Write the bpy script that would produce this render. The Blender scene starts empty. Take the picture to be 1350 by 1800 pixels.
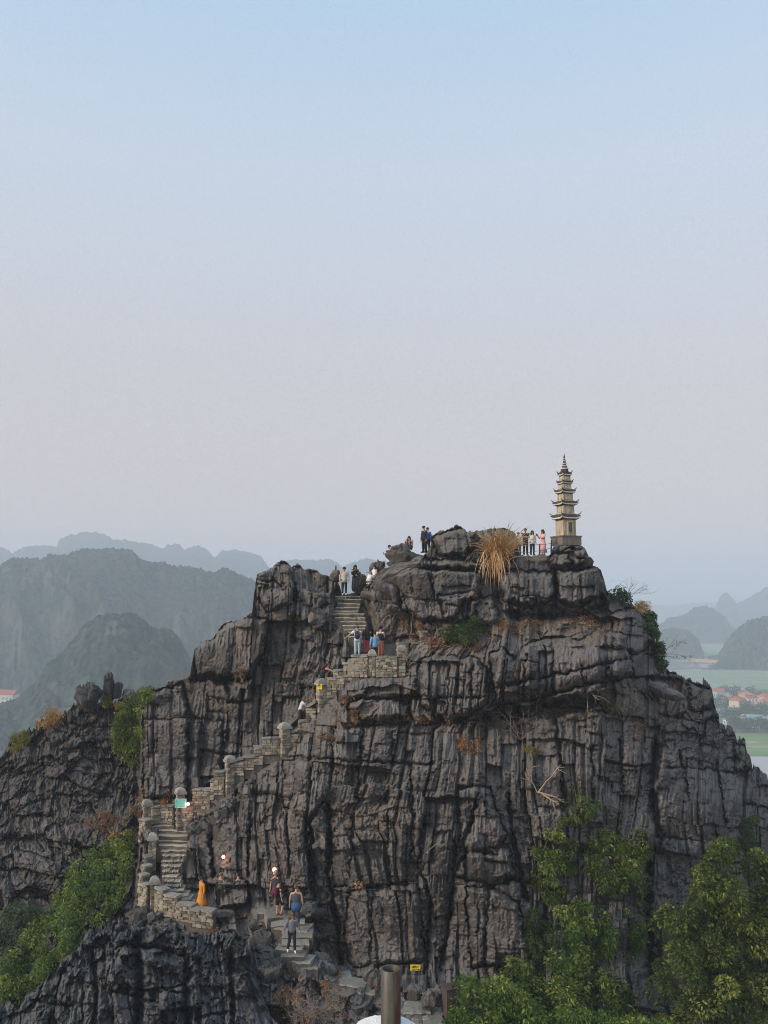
import bpy, bmesh, math, random
import numpy as np
from mathutils import Vector, Matrix

random.seed(7)
RNG = np.random.default_rng(11)
scene = bpy.context.scene
COL = scene.collection
R = math.radians

# ------------------------------------------------------------------ camera
FPX = 1500.0                      # focal length in pixels of the 1350 x 1800 photograph
HORIZON = 1050.0
PITCH = math.atan((HORIZON - 900.0) / FPX)
cam_data = bpy.data.cameras.new("camera")
cam_data.sensor_fit = 'VERTICAL'
cam_data.sensor_height = 24.0
cam_data.lens = 24.0 * FPX / 1800.0
cam_data.clip_start = 0.05
cam_data.clip_end = 30000
cam = bpy.data.objects.new("camera", cam_data)
COL.objects.link(cam)
cam.location = (0, 0, 0)
cam.rotation_euler = (math.pi / 2 + PITCH, 0, 0)
scene.camera = cam

# ------------------------------------------------------------------ world, sun, exposure
SUN_DIR = Vector((-0.80, -0.45, 0.42)).normalized()
world = bpy.data.worlds.new("World")
scene.world = world
world.use_nodes = True
wt = world.node_tree
wt.nodes.clear()
w_out = wt.nodes.new("ShaderNodeOutputWorld")
w_bg = wt.nodes.new("ShaderNodeBackground")
sky = wt.nodes.new("ShaderNodeTexSky")
sky.sky_type = 'NISHITA'
sky.sun_disc = False
sky.sun_elevation = math.asin(SUN_DIR.z)
sky.sun_rotation = math.atan2(SUN_DIR.x, SUN_DIR.y)
sky.altitude = 0
sky.air_density = 1.0
sky.dust_density = 4.0
sky.ozone_density = 1.6
w_bg.inputs[1].default_value = 0.15
# the same hazy air all round: the clear-sky blue is veiled towards the horizon at every azimuth
w_tc = wt.nodes.new("ShaderNodeTexCoord"); w_sx = wt.nodes.new("ShaderNodeSeparateXYZ")
wt.links.new(w_tc.outputs["Generated"], w_sx.inputs[0])
w_rp = wt.nodes.new("ShaderNodeValToRGB"); w_rp.color_ramp.interpolation = 'B_SPLINE'
for i_, (p_, c_) in enumerate([(0.0, .93), (0.12, .92), (0.25, .86), (0.5, .80), (1.0, .70)]):
    e_ = w_rp.color_ramp.elements[i_] if i_ < 2 else w_rp.color_ramp.elements.new(p_)
    e_.position = p_; e_.color = (c_, c_, c_, 1)
wt.links.new(w_sx.outputs[2], w_rp.inputs[0])
w_veil = wt.nodes.new("ShaderNodeValToRGB")
for i_, (p_, c_) in enumerate([(0.0, (2.60, 2.10, 2.00)), (0.10, (2.50, 2.06, 1.98)), (0.23, (2.28, 2.10, 2.06)), (0.46, (2.26, 2.52, 2.84)), (0.60, (1.82, 2.50, 3.14)), (1.0, (1.5, 2.3, 3.1))]):
    e_ = w_veil.color_ramp.elements[i_] if i_ < 2 else w_veil.color_ramp.elements.new(p_)
    e_.position = p_; e_.color = (c_[0], c_[1], c_[2], 1)
wt.links.new(w_sx.outputs[2], w_veil.inputs[0])
w_mx = wt.nodes.new("ShaderNodeMix"); w_mx.data_type = 'RGBA'
wt.links.new(w_rp.outputs[0], w_mx.inputs[0]); wt.links.new(sky.outputs[0], w_mx.inputs[6]); wt.links.new(w_veil.outputs[0], w_mx.inputs[7])
wt.links.new(w_mx.outputs[2], w_bg.inputs[0])
wt.links.new(w_bg.outputs[0], w_out.inputs[0])

sun_data = bpy.data.lights.new("sun", 'SUN')
sun_data.energy = 1.5
sun_data.angle = R(10)
sun_data.color = (1.0, 0.86, 0.70)
sun = bpy.data.objects.new("sun", sun_data)
COL.objects.link(sun)
sun.rotation_euler = (-SUN_DIR).to_track_quat('-Z', 'Y').to_euler()

scene.view_settings.view_transform = 'Standard'
scene.view_settings.look = 'None'
scene.view_settings.exposure = 0.95
scene.view_settings.gamma = 1.0
scene.view_settings.use_curve_mapping = False
scene.render.engine = 'CYCLES'
scene.cycles.use_denoising = True
scene.cycles.denoiser = 'OPENIMAGEDENOISE'
scene.cycles.denoising_input_passes = 'RGB_ALBEDO_NORMAL'
scene.cycles.denoising_prefilter = 'NONE'
scene.cycles.filter_width = 1.0
scene.cycles.max_bounces = 6
scene.cycles.diffuse_bounces = 3
scene.cycles.volume_bounces = 3
scene.cycles.transparent_max_bounces = 8
scene.cycles.use_adaptive_sampling = True
scene.cycles.adaptive_threshold = 0.01

# ------------------------------------------------------------------ projection helpers
CA, SA = math.cos(PITCH), math.sin(PITCH)

def P(px, py, d):
    """world point seen at pixel (px, py) at distance d along +y"""
    x = (px - 675.0) / FPX
    y = (900.0 - py) / FPX
    dy = CA - y * SA
    dz = SA + y * CA
    k = d / dy
    return Vector((x * k, d, dz * k))

def Pn(px, py, d):
    x = (px - 675.0) / FPX
    y = (900.0 - py) / FPX
    dy = CA - y * SA
    dz = SA + y * CA
    k = d / dy
    return np.stack([x * k, d + 0 * k, dz * k], -1)

# ------------------------------------------------------------------ noise
def _h(i, j, s):
    i = i.astype(np.uint32); j = j.astype(np.uint32)
    h = i * np.uint32(374761393) + j * np.uint32(668265263) + np.uint32((s * 2246822519 + 97) & 0xffffffff)
    h = (h ^ (h >> np.uint32(13))) * np.uint32(1274126177)
    h = (h ^ (h >> np.uint32(16))) * np.uint32(2654435769)
    return h ^ (h >> np.uint32(15))

def h01(i, j, s):
    return (_h(i, j, s) & np.uint32(0xffffff)).astype(np.float32) / np.float32(0xffffff)

def perlin(x, y, s=0):
    x = np.asarray(x, np.float32); y = np.asarray(y, np.float32)
    xi = np.floor(x); yi = np.floor(y)
    fx = x - xi; fy = y - yi
    xi = xi.astype(np.int64); yi = yi.astype(np.int64)
    u = fx * fx * fx * (fx * (fx * 6 - 15) + 10)
    v = fy * fy * fy * (fy * (fy * 6 - 15) + 10)
    def g(a, b, dx, dy):
        t = h01(a, b, s) * np.float32(2 * math.pi)
        return np.cos(t) * dx + np.sin(t) * dy
    n00 = g(xi, yi, fx, fy); n10 = g(xi + 1, yi, fx - 1, fy)
    n01 = g(xi, yi + 1, fx, fy - 1); n11 = g(xi + 1, yi + 1, fx - 1, fy - 1)
    a = n00 + u * (n10 - n00); b = n01 + u * (n11 - n01)
    return 1.5 * (a + v * (b - a))

def fbm(x, y, s=0, o=4, g=0.5):
    t = 0; a = 1.0; n = 0
    for k in range(o):
        t = t + a * perlin(x * 2 ** k, y * 2 ** k, s + 17 * k)
        n += a; a *= g
    return t / n * 1.4

def worley(x, y, s=0, p=3.0, jit=0.85):
    """F1, F2, id hash, and the offset from the nearest seed"""
    x = np.asarray(x, np.float32); y = np.asarray(y, np.float32)
    xi = np.floor(x).astype(np.int64); yi = np.floor(y).astype(np.int64)
    F1 = np.full(x.shape, 9.0, np.float32); F2 = F1.copy()
    ID = np.zeros(x.shape, np.float32); I2 = ID.copy(); DX = np.zeros(x.shape, np.float32); DY = DX.copy()
    for a in (-1, 0, 1):
        for b in (-1, 0, 1):
            cx = xi + a; cy = yi + b
            sx = cx + 0.5 + jit * (h01(cx, cy, s) - 0.5)
            sy = cy + 0.5 + jit * (h01(cx, cy, s + 1) - 0.5)
            dx = (x - sx).astype(np.float32); dy = (y - sy).astype(np.float32)
            d = (np.abs(dx) ** p + np.abs(dy) ** p) ** (1.0 / p)
            near = d < F1
            hh = h01(cx, cy, s + 2)
            I2 = np.where(near, ID, np.where(d < F2, hh, I2))
            F2 = np.where(near, F1, np.minimum(F2, d))
            ID = np.where(near, hh, ID)
            DX = np.where(near, dx, DX); DY = np.where(near, dy, DY)
            F1 = np.where(near, d, F1)
    return F2 - F1, ID, rid(ID + I2, 3), DX, DY

def colgrid(x, y, s, jx=.7, jy=.7, vary=.7):
    """columns of uneven width, each broken by its own uneven cross joints.
    returns distance to the side joint, to the cross joint (cell units), cell id, joint odds, offsets from the cell centre"""
    def cells(t, key, sd, j):
        i = np.floor(t).astype(np.int64)
        b0 = i + (h01(i, key, sd) - .5) * j; b1 = i + 1 + (h01(i + 1, key, sd) - .5) * j
        lo = t < b0; hi = t >= b1
        i = np.where(lo, i - 1, np.where(hi, i + 1, i))
        b0 = i + (h01(i, key, sd) - .5) * j; b1 = i + 1 + (h01(i + 1, key, sd) - .5) * j
        return i, t - b0, b1 - t
    x = np.asarray(x, np.float32); y = np.asarray(y, np.float32)
    ci, l, r = cells(x, np.zeros(x.shape, np.int64), s, jx)
    k = 1 + vary * (h01(ci, ci * 0 + 3, s + 1) - .5)
    ri, t, b = cells(y * k + 9.7 * h01(ci, ci * 0 + 5, s + 2), ci, s + 3, jy)
    cid = h01(ci, ri, s + 4)
    pl = h01(ci + (l > r) * 0 + np.where(l < r, ci * 0, ci * 0 + 1), ri // 2, s + 5)
    pt = h01(ci, ri + np.where(t < b, 0, 1), s + 6)
    return np.minimum(l, r), np.minimum(t, b), cid, pl, pt, (l - r) / 2, (t - b) / 2

def ss(a, b, x):
    t = np.clip((x - a) / (b - a), 0, 1)
    return t * t * (3 - 2 * t)

def rid(i, s):
    """another random number out of a cell id"""
    t = np.sin(i * 12345.678 + s * 7.13) * 43758.5453
    return t - np.floor(t)

def seg_dist(u, v, pts, taper=False):
    best = np.full(u.shape, 1e9, np.float32)
    for (x0, y0), (x1, y1) in zip(pts[:-1], pts[1:]):
        dx, dy = x1 - x0, y1 - y0
        t = np.clip(((u - x0) * dx + (v - y0) * dy) / (dx * dx + dy * dy + 1e-9), 0, 1)
        best = np.minimum(best, np.hypot(u - x0 - t * dx, v - y0 - t * dy))
    return best

def poly_sd(u, v, pts):
    """signed distance to a polygon, positive inside"""
    d = seg_dist(u, v, pts + [pts[0]])
    ins = np.zeros(u.shape, bool)
    n = len(pts)
    for i in range(n):
        x0, y0 = pts[i]; x1, y1 = pts[(i + 1) % n]
        if y0 == y1: continue
        c = ((y0 > v) != (y1 > v)) & (u < (x1 - x0) * (v - y0) / (y1 - y0) + x0)
        ins ^= c
    return np.where(ins, d, -d)

def tps(ctrl, smooth=0.02):
    c = np.array(ctrl, float); xy = c[:, :2] / 300.0; n = len(c)
    def k(r2): return np.where(r2 > 1e-12, 0.5 * r2 * np.log(r2 + 1e-12), 0)
    K = k(((xy[:, None] - xy[None]) ** 2).sum(-1)) + smooth * np.eye(n)
    Q = np.hstack([np.ones((n, 1)), xy])
    A = np.block([[K, Q], [Q.T, np.zeros((3, 3))]])
    w = np.linalg.solve(A, np.concatenate([c[:, 2], np.zeros(3)]))
    def f(u, v):
        X = np.stack([np.ravel(u), np.ravel(v)], -1) / 300.0
        r2 = ((X[:, None] - xy[None]) ** 2).sum(-1)
        return (k(r2) @ w[:n] + w[n] + X @ w[n + 1:]).reshape(np.shape(u))
    return f

def bilin(G, x, y):
    h, w = G.shape
    x = np.clip(x, 0, w - 1.001); y = np.clip(y, 0, h - 1.001)
    i = x.astype(int); j = y.astype(int); a = x - i; b = y - j
    return (G[j, i] * (1 - a) + G[j, i + 1] * a) * (1 - b) + (G[j + 1, i] * (1 - a) + G[j + 1, i + 1] * a) * b

# ------------------------------------------------------------------ object helpers
def mesh_from(name, verts, faces, mat=None, smooth=False, attrs=None):
    """faces: int array (n,3|4) or list of lists"""
    me = bpy.data.meshes.new(name)
    verts = np.asarray(verts, np.float32)
    if isinstance(faces, np.ndarray):
        n, k = faces.shape
        me.vertices.add(len(verts)); me.vertices.foreach_set("co", verts.ravel())
        me.loops.add(n * k); me.loops.foreach_set("vertex_index", faces.astype(np.int32).ravel())
        me.polygons.add(n); me.polygons.foreach_set("loop_start", np.arange(0, n * k, k, dtype=np.int32))
        me.update(calc_edges=True)
    else:
        me.from_pydata([tuple(map(float, v)) for v in verts], [], faces)
    if smooth:
        me.polygons.foreach_set("use_smooth", np.ones(len(me.polygons), bool))
    for k_, a in (attrs or {}).items():
        at = me.attributes.new(k_, 'FLOAT', 'POINT')
        at.data.foreach_set("value", np.asarray(a, np.float32).ravel())
    if mat: me.materials.append(mat)
    return me

def obj(name, me, parent=None, loc=None, rot=None, scale=None):
    o = bpy.data.objects.new(name, me)
    COL.objects.link(o)
    if parent is not None: o.parent = parent
    if loc is not None: o.location = loc
    if rot is not None: o.rotation_euler = rot
    if scale is not None: o.scale = scale
    return o

def tag(o, label=None, cat=None, group=None, kind=None):
    if label: o['label'] = label
    if cat: o['category'] = cat
    if group: o['group'] = group
    if kind: o['kind'] = kind
    return o

def empty(name, loc, label, cat, group=None, rz=0.0):
    o = bpy.data.objects.new(name, None)
    COL.objects.link(o)
    o.empty_display_size = 0.2
    o.location = loc; o.rotation_euler = (0, 0, rz)
    return tag(o, label, cat, group)

class MB:
    """collects simple shapes into one mesh"""
    def __init__(s): s.v = []; s.f = []
    def add(s, vs, fs):
        b = len(s.v); s.v += [tuple(map(float, p)) for p in vs]; s.f += [[i + b for i in f] for f in fs]
    def box(s, c, size, rot=None, jit=0.0, taper=1.0, bev=0.0):
        hx, hy, hz = size[0] / 2, size[1] / 2, size[2] / 2
        vs = []
        for z in (-1, 1):
            k = taper if z > 0 else 1.0
            for x, y in ((-1, -1), (1, -1), (1, 1), (-1, 1)):
                p = Vector((x * hx * k, y * hy * k, z * hz))
                if jit: p += Vector([random.uniform(-jit, jit) for _ in range(3)])
                vs.append(p)
        if rot is not None: vs = [rot @ p for p in vs]
        c = Vector(c); vs = [p + c for p in vs]
        s.add(vs, [[3, 2, 1, 0], [4, 5, 6, 7], [0, 1, 5, 4], [1, 2, 6, 5], [2, 3, 7, 6], [3, 0, 4, 7]])
    def tube(s, pts, rad, n=8, ax=None, caps=True, sq=1.0):
        """tube along pts; rad per point, or (a, b) pairs"""
        pts = [Vector(p) for p in pts]
        rings = []
        for i, p in enumerate(pts):
            t = (pts[min(i + 1, len(pts) - 1)] - pts[max(i - 1, 0)])
            t = t.normalized() if t.length > 1e-9 else Vector((0, 0, 1))
            ref = Vector(ax) if ax is not None else (Vector((0, 0, 1)) if abs(t.z) < 0.9 else Vector((1, 0, 0)))
            a = (ref - t * ref.dot(t))
            a = a.normalized() if a.length > 1e-6 else t.orthogonal().normalized()
            b = t.cross(a)
            r = rad[i] if hasattr(rad, '__len__') else rad
            ra, rb = r if hasattr(r, '__len__') else (r, r * sq)
            rings.append([p + a * (ra * math.cos(2 * math.pi * k / n)) + b * (rb * math.sin(2 * math.pi * k / n)) for k in range(n)])
        fs = []
        for i in range(len(rings) - 1):
            for k in range(n):
                fs.append([i * n + k, i * n + (k + 1) % n, (i + 1) * n + (k + 1) % n, (i + 1) * n + k])
        if caps:
            fs.append(list(range(n))[::-1]); fs.append([(len(rings) - 1) * n + k for k in range(n)])
        s.add([p for r in rings for p in r], fs)
    def ball(s, c, r, nu=10, nv=7, rot=None):
        c = Vector(c); r = Vector(r if hasattr(r, '__len__') else (r, r, r))
        vs = [Vector((0, 0, -r.z))]
        for j in range(1, nv):
            t = math.pi * j / nv - math.pi / 2
            for k in range(nu):
                a = 2 * math.pi * k / nu
                vs.append(Vector((r.x * math.cos(t) * math.cos(a), r.y * math.cos(t) * math.sin(a), r.z * math.sin(t))))
        vs.append(Vector((0, 0, r.z)))
        fs = [[0, 1 + (k + 1) % nu, 1 + k] for k in range(nu)]
        for j in range(nv - 2):
            for k in range(nu):
                a = 1 + j * nu + k; b = 1 + j * nu + (k + 1) % nu
                fs.append([a, b, b + nu, a + nu])
        L = len(vs) - 1
        fs += [[L, L - nu + k, L - nu + (k + 1) % nu] for k in range(nu)]
        if rot is not None: vs = [rot @ p for p in vs]
        s.add([p + c for p in vs], fs)
    def lathe(s, prof, n=12, c=(0, 0, 0), sides=None, rot0=0.0):
        c = Vector(c)
        vs = []; fs = []
        for r, z in prof:
            for k in range(n):
                a = 2 * math.pi * k / n + rot0
                vs.append(c + Vector((r * math.cos(a), r * math.sin(a), z)))
        for i in range(len(prof) - 1):
            for k in range(n):
                fs.append([i * n + k, i * n + (k + 1) % n, (i + 1) * n + (k + 1) % n, (i + 1) * n + k])
        fs.append(list(range(n))[::-1]); fs.append([(len(prof) - 1) * n + k for k in range(n)])
        s.add(vs, fs)
    def mesh(s, name, mat, smooth=False):
        me = mesh_from(name, s.v, s.f, mat, smooth)
        return me
    def build(s, name, mat, parent=None, smooth=False, **k):
        return obj(name, s.mesh(name, mat, smooth), parent, **k)

# ------------------------------------------------------------------ materials
def nodes(name):
    m = bpy.data.materials.new(name); m.use_nodes = True
    nt = m.node_tree
    b = nt.nodes["Principled BSDF"]
    return m, nt, b

def N(nt, t, **k):
    n = nt.nodes.new(t)
    for a, v in k.items():
        if a in n.inputs.keys() if isinstance(a, str) and hasattr(n, 'inputs') else False:
            n.inputs[a].default_value = v
        else:
            setattr(n, a, v)
    return n

def noise_tex(nt, scale, detail=4, rough=0.6, vec=None, dist=0.0):
    n = nt.nodes.new("ShaderNodeTexNoise")
    n.inputs["Scale"].default_value = scale; n.inputs["Detail"].default_value = detail
    n.inputs["Roughness"].default_value = rough; n.inputs["Distortion"].default_value = dist
    if vec is not None: nt.links.new(vec, n.inputs["Vector"])
    return n.outputs["Fac"]

def ramp(nt, src, stops):
    r = nt.nodes.new("ShaderNodeValToRGB")
    e = r.color_ramp.elements
    while len(e) < len(stops): e.new(0.5)
    for i, (p, c) in enumerate(stops):
        e[i].position = p; e[i].color = (c[0], c[1], c[2], 1) if hasattr(c, '__len__') else (c, c, c, 1)
    nt.links.new(src, r.inputs[0])
    return r.outputs[0]

def mix(nt, fac, a, b, mode='MIX'):
    m = nt.nodes.new("ShaderNodeMix"); m.data_type = 'RGBA'; m.blend_type = mode
    for s, v in ((m.inputs[0], fac), (m.inputs[6], a), (m.inputs[7], b)):
        if isinstance(v, bpy.types.NodeSocket): nt.links.new(v, s)
        elif hasattr(v, '__len__'): s.default_value = (v[0], v[1], v[2], 1)
        else: s.default_value = v
    return m.outputs[2]

def coords(nt, kind="Object", scale=(1, 1, 1)):
    t = nt.nodes.new("ShaderNodeTexCoord")
    mp = nt.nodes.new("ShaderNodeMapping")
    mp.inputs["Scale"].default_value = scale
    nt.links.new(t.outputs[kind], mp.inputs[0])
    return mp.outputs[0]

def attr(nt, name):
    a = nt.nodes.new("ShaderNodeAttribute"); a.attribute_name = name
    return a.outputs["Fac"]

def bump(nt, b, h, strength=0.4, dist=0.05):
    n = nt.nodes.new("ShaderNodeBump")
    n.inputs["Strength"].default_value = strength; n.inputs["Distance"].default_value = dist
    nt.links.new(h, n.inputs["Height"]); nt.links.new(n.outputs[0], b.inputs["Normal"])

def plain(name, col, rough=0.8, var=0.18, scale=6.0, metal=0.0, spec=0.3, bmp=0.0):
    """a colour with mottling in object space"""
    m, nt, b = nodes(name)
    n = noise_tex(nt, scale, 4, 0.65, coords(nt))
    lo = [c * (1 - var) for c in col]; hi = [min(1, c * (1 + var)) for c in col]
    nt.links.new(ramp(nt, n, [(0.3, lo), (0.7, hi)]), b.inputs["Base Color"])
    b.inputs["Roughness"].default_value = rough; b.inputs["Metallic"].default_value = metal
    b.inputs["Specular IOR Level"].default_value = spec
    if bmp: bump(nt, b, n, bmp, 0.02)
    return m

def rock_material(name, dark, mid, pale, brown, brown_amt=0.5, dust=(0.20, 0.17, 0.14), tan_amt=0.45):
    m, nt, b = nodes(name)
    iso = coords(nt)
    ver = coords(nt, "Object", (1.0, 1.0, 0.16))
    n1 = noise_tex(nt, 0.55, 5, 0.6, iso)
    n2 = noise_tex(nt, 3.2, 5, 0.7, ver, 0.4)
    n3 = noise_tex(nt, 9.0, 4, 0.7, iso)
    n4 = noise_tex(nt, 0.23, 3, 0.55, iso)
    tint = attr(nt, "tint"); crest = attr(nt, "crest"); soil = attr(nt, "soil")
    base = mix(nt, ramp(nt, n2, [(0.30, 0.0), (0.72, 1.0)]), dark, mid)
    base = mix(nt, ramp(nt, tint, [(0.0, 0.0), (1.0, 0.55)]), base, mid)
    base = mix(nt, ramp(nt, n1, [(0.46, 0.0), (0.68, brown_amt)]), base, brown)
    # lichen-paled crests, broken up by noise
    pm = nt.nodes.new("ShaderNodeMath"); pm.operation = 'MULTIPLY'
    nt.links.new(crest, pm.inputs[0]); nt.links.new(ramp(nt, n3, [(0.35, 0.15), (0.7, 1.0)]), pm.inputs[1])
    base = mix(nt, pm.outputs[0], base, pale)
    # thin white drip streaks
    st = noise_tex(nt, 5.0, 3, 0.6, coords(nt, "Object", (1.0, 1.0, 0.06)))
    sm = nt.nodes.new("ShaderNodeMath"); sm.operation = 'MULTIPLY'
    nt.links.new(ramp(nt, st, [(0.66, 0.0), (0.78, 0.55)]), sm.inputs[0]); nt.links.new(ramp(nt, n4, [(0.45, 0.0), (0.62, 1.0)]), sm.inputs[1])
    base = mix(nt, sm.outputs[0], base, pale)
    # pale dust and lichen settle on faces that look up
    geo = nt.nodes.new("ShaderNodeNewGeometry"); gx = nt.nodes.new("ShaderNodeSeparateXYZ"); nt.links.new(geo.outputs["Normal"], gx.inputs[0])
    um = nt.nodes.new("ShaderNodeMath"); um.operation = 'MULTIPLY'
    nt.links.new(ramp(nt, gx.outputs[2], [(0.30, 0.0), (0.80, 0.75)]), um.inputs[0]); nt.links.new(ramp(nt, n3, [(0.35, 0.3), (0.65, 1.0)]), um.inputs[1])
    base = mix(nt, um.outputs[0], base, mix(nt, n1, dust, pale))
    # broad tan patches where water has washed the wall
    wash = noise_tex(nt, 0.9, 4, 0.6, coords(nt, "Object", (1.0, 1.0, 0.30)), 0.3)
    base = mix(nt, ramp(nt, wash, [(0.56, 0.0), (0.72, tan_amt)]), base, (0.25, 0.185, 0.13))
    base = mix(nt, soil, base, mix(nt, ramp(nt, n3, [(.35, 0.), (.65, 1.)]), (0.075, 0.042, 0.025), (0.27, 0.20, 0.14)))
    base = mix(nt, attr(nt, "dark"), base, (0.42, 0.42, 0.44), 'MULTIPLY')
    nt.links.new(base, b.inputs["Base Color"])
    b.inputs["Roughness"].default_value = 0.95; b.inputs["Specular IOR Level"].default_value = 0.15
    bump(nt, b, noise_tex(nt, 14.0, 6, 0.75, coords(nt, "Object", (1, 1, 0.45))), 0.55, 0.06)
    return m

M = {}
M['rock'] = rock_material("limestone", (0.028, 0.0255, 0.0245), (0.078, 0.071, 0.067), (0.33, 0.295, 0.272), (0.075, 0.054, 0.041), 0.6, (0.135, 0.112, 0.09), 0.34)
M['rock_dark'] = rock_material("dark_limestone", (0.024, 0.024, 0.025), (0.066, 0.065, 0.067), (0.21, 0.208, 0.205), (0.058, 0.048, 0.041), 0.3, (0.11, 0.102, 0.094), 0.15)

def stone_material(name, c0, c1, c2):
    m, nt, b = nodes(name)
    oi = nt.nodes.new("ShaderNodeObjectInfo")
    n = noise_tex(nt, 5, 5, 0.7, coords(nt))
    c = ramp(nt, oi.outputs["Random"], [(0.0, c0), (0.5, c1), (1.0, c2)])
    c = mix(nt, ramp(nt, n, [(0.35, 0.0), (0.75, 0.75)]), c, (0.09, 0.085, 0.075))
    nt.links.new(c, b.inputs["Base Color"])
    b.inputs["Roughness"].default_value = 0.95; b.inputs["Specular IOR Level"].default_value = 0.1
    bump(nt, b, noise_tex(nt, 18, 5, 0.7, coords(nt)), 0.6, 0.03)
    return m
M['masonry'] = stone_material("wall_stone", (0.15, 0.13, 0.10), (0.37, 0.31, 0.23), (0.56, 0.48, 0.37))
M['mortar'] = plain("mortar", (0.13, 0.115, 0.095), 0.95, 0.3)
M['cap'] = stone_material("cap_stone", (0.24, 0.225, 0.195), (0.33, 0.31, 0.27), (0.42, 0.39, 0.34))
M['step'] = stone_material("step_stone", (0.34, 0.295, 0.225), (0.41, 0.355, 0.275), (0.48, 0.42, 0.33))
M['path'] = stone_material("path_stone", (0.22, 0.205, 0.175), (0.29, 0.275, 0.235), (0.36, 0.34, 0.29))

def leaf_material(name, c0, c1, c2, trans=0.35):
    m, nt, b = nodes(name)
    r = attr(nt, "rnd")
    col = ramp(nt, r, [(0.0, c0), (0.55, c1), (1.0, c2)])
    nt.links.new(col, b.inputs["Base Color"])
    b.inputs["Roughness"].default_value = 0.55; b.inputs["Specular IOR Level"].default_value = 0.25
    t = nt.nodes.new("ShaderNodeBsdfTranslucent")
    nt.links.new(mix(nt, 0.5, col, (0.25, 0.35, 0.05)), t.inputs[0])
    s = nt.nodes.new("ShaderNodeMixShader"); s.inputs[0].default_value = trans
    o = nt.nodes["Material Output"]
    nt.links.new(b.outputs[0], s.inputs[1]); nt.links.new(t.outputs[0], s.inputs[2]); nt.links.new(s.outputs[0], o.inputs[0])
    return m
M['leaf_green'] = leaf_material("green_leaf", (0.032, 0.064, 0.015), (0.122, 0.172, 0.030), (0.34, 0.36, 0.080))
M['leaf_dark'] = leaf_material("dark_leaf", (0.018, 0.038, 0.014), (0.045, 0.080, 0.022), (0.11, 0.15, 0.040))
M['leaf_olive'] = leaf_material("olive_leaf", (0.024, 0.044, 0.012), (0.108, 0.150, 0.032), (0.34, 0.34, 0.085))
M['leaf_fresh'] = leaf_material("fresh_leaf", (0.040, 0.085, 0.018), (0.125, 0.195, 0.032), (0.31, 0.35, 0.075))
M['leaf_grey'] = leaf_material("grey_leaf", (0.035, 0.055, 0.035), (0.075, 0.105, 0.060), (0.13, 0.16, 0.09))
M['leaf_yellow'] = leaf_material("yellow_leaf", (0.10, 0.09, 0.02), (0.22, 0.18, 0.035), (0.34, 0.27, 0.06))
M['leaf_rust'] = leaf_material("rust_leaf", (0.13, 0.055, 0.025), (0.27, 0.115, 0.048), (0.44, 0.24, 0.10), 0.2)
M['straw'] = leaf_material("dry_grass", (0.32, 0.115, 0.03), (0.62, 0.34, 0.135), (0.84, 0.66, 0.44), 0.25)
M['twig'] = plain("twig", (0.24, 0.20, 0.165), 0.9, 0.3)
M['bark'] = plain("bark", (0.12, 0.10, 0.08), 0.95, 0.35)
M['root'] = plain("dead_root", (0.42, 0.30, 0.20), 0.9, 0.3)

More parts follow.
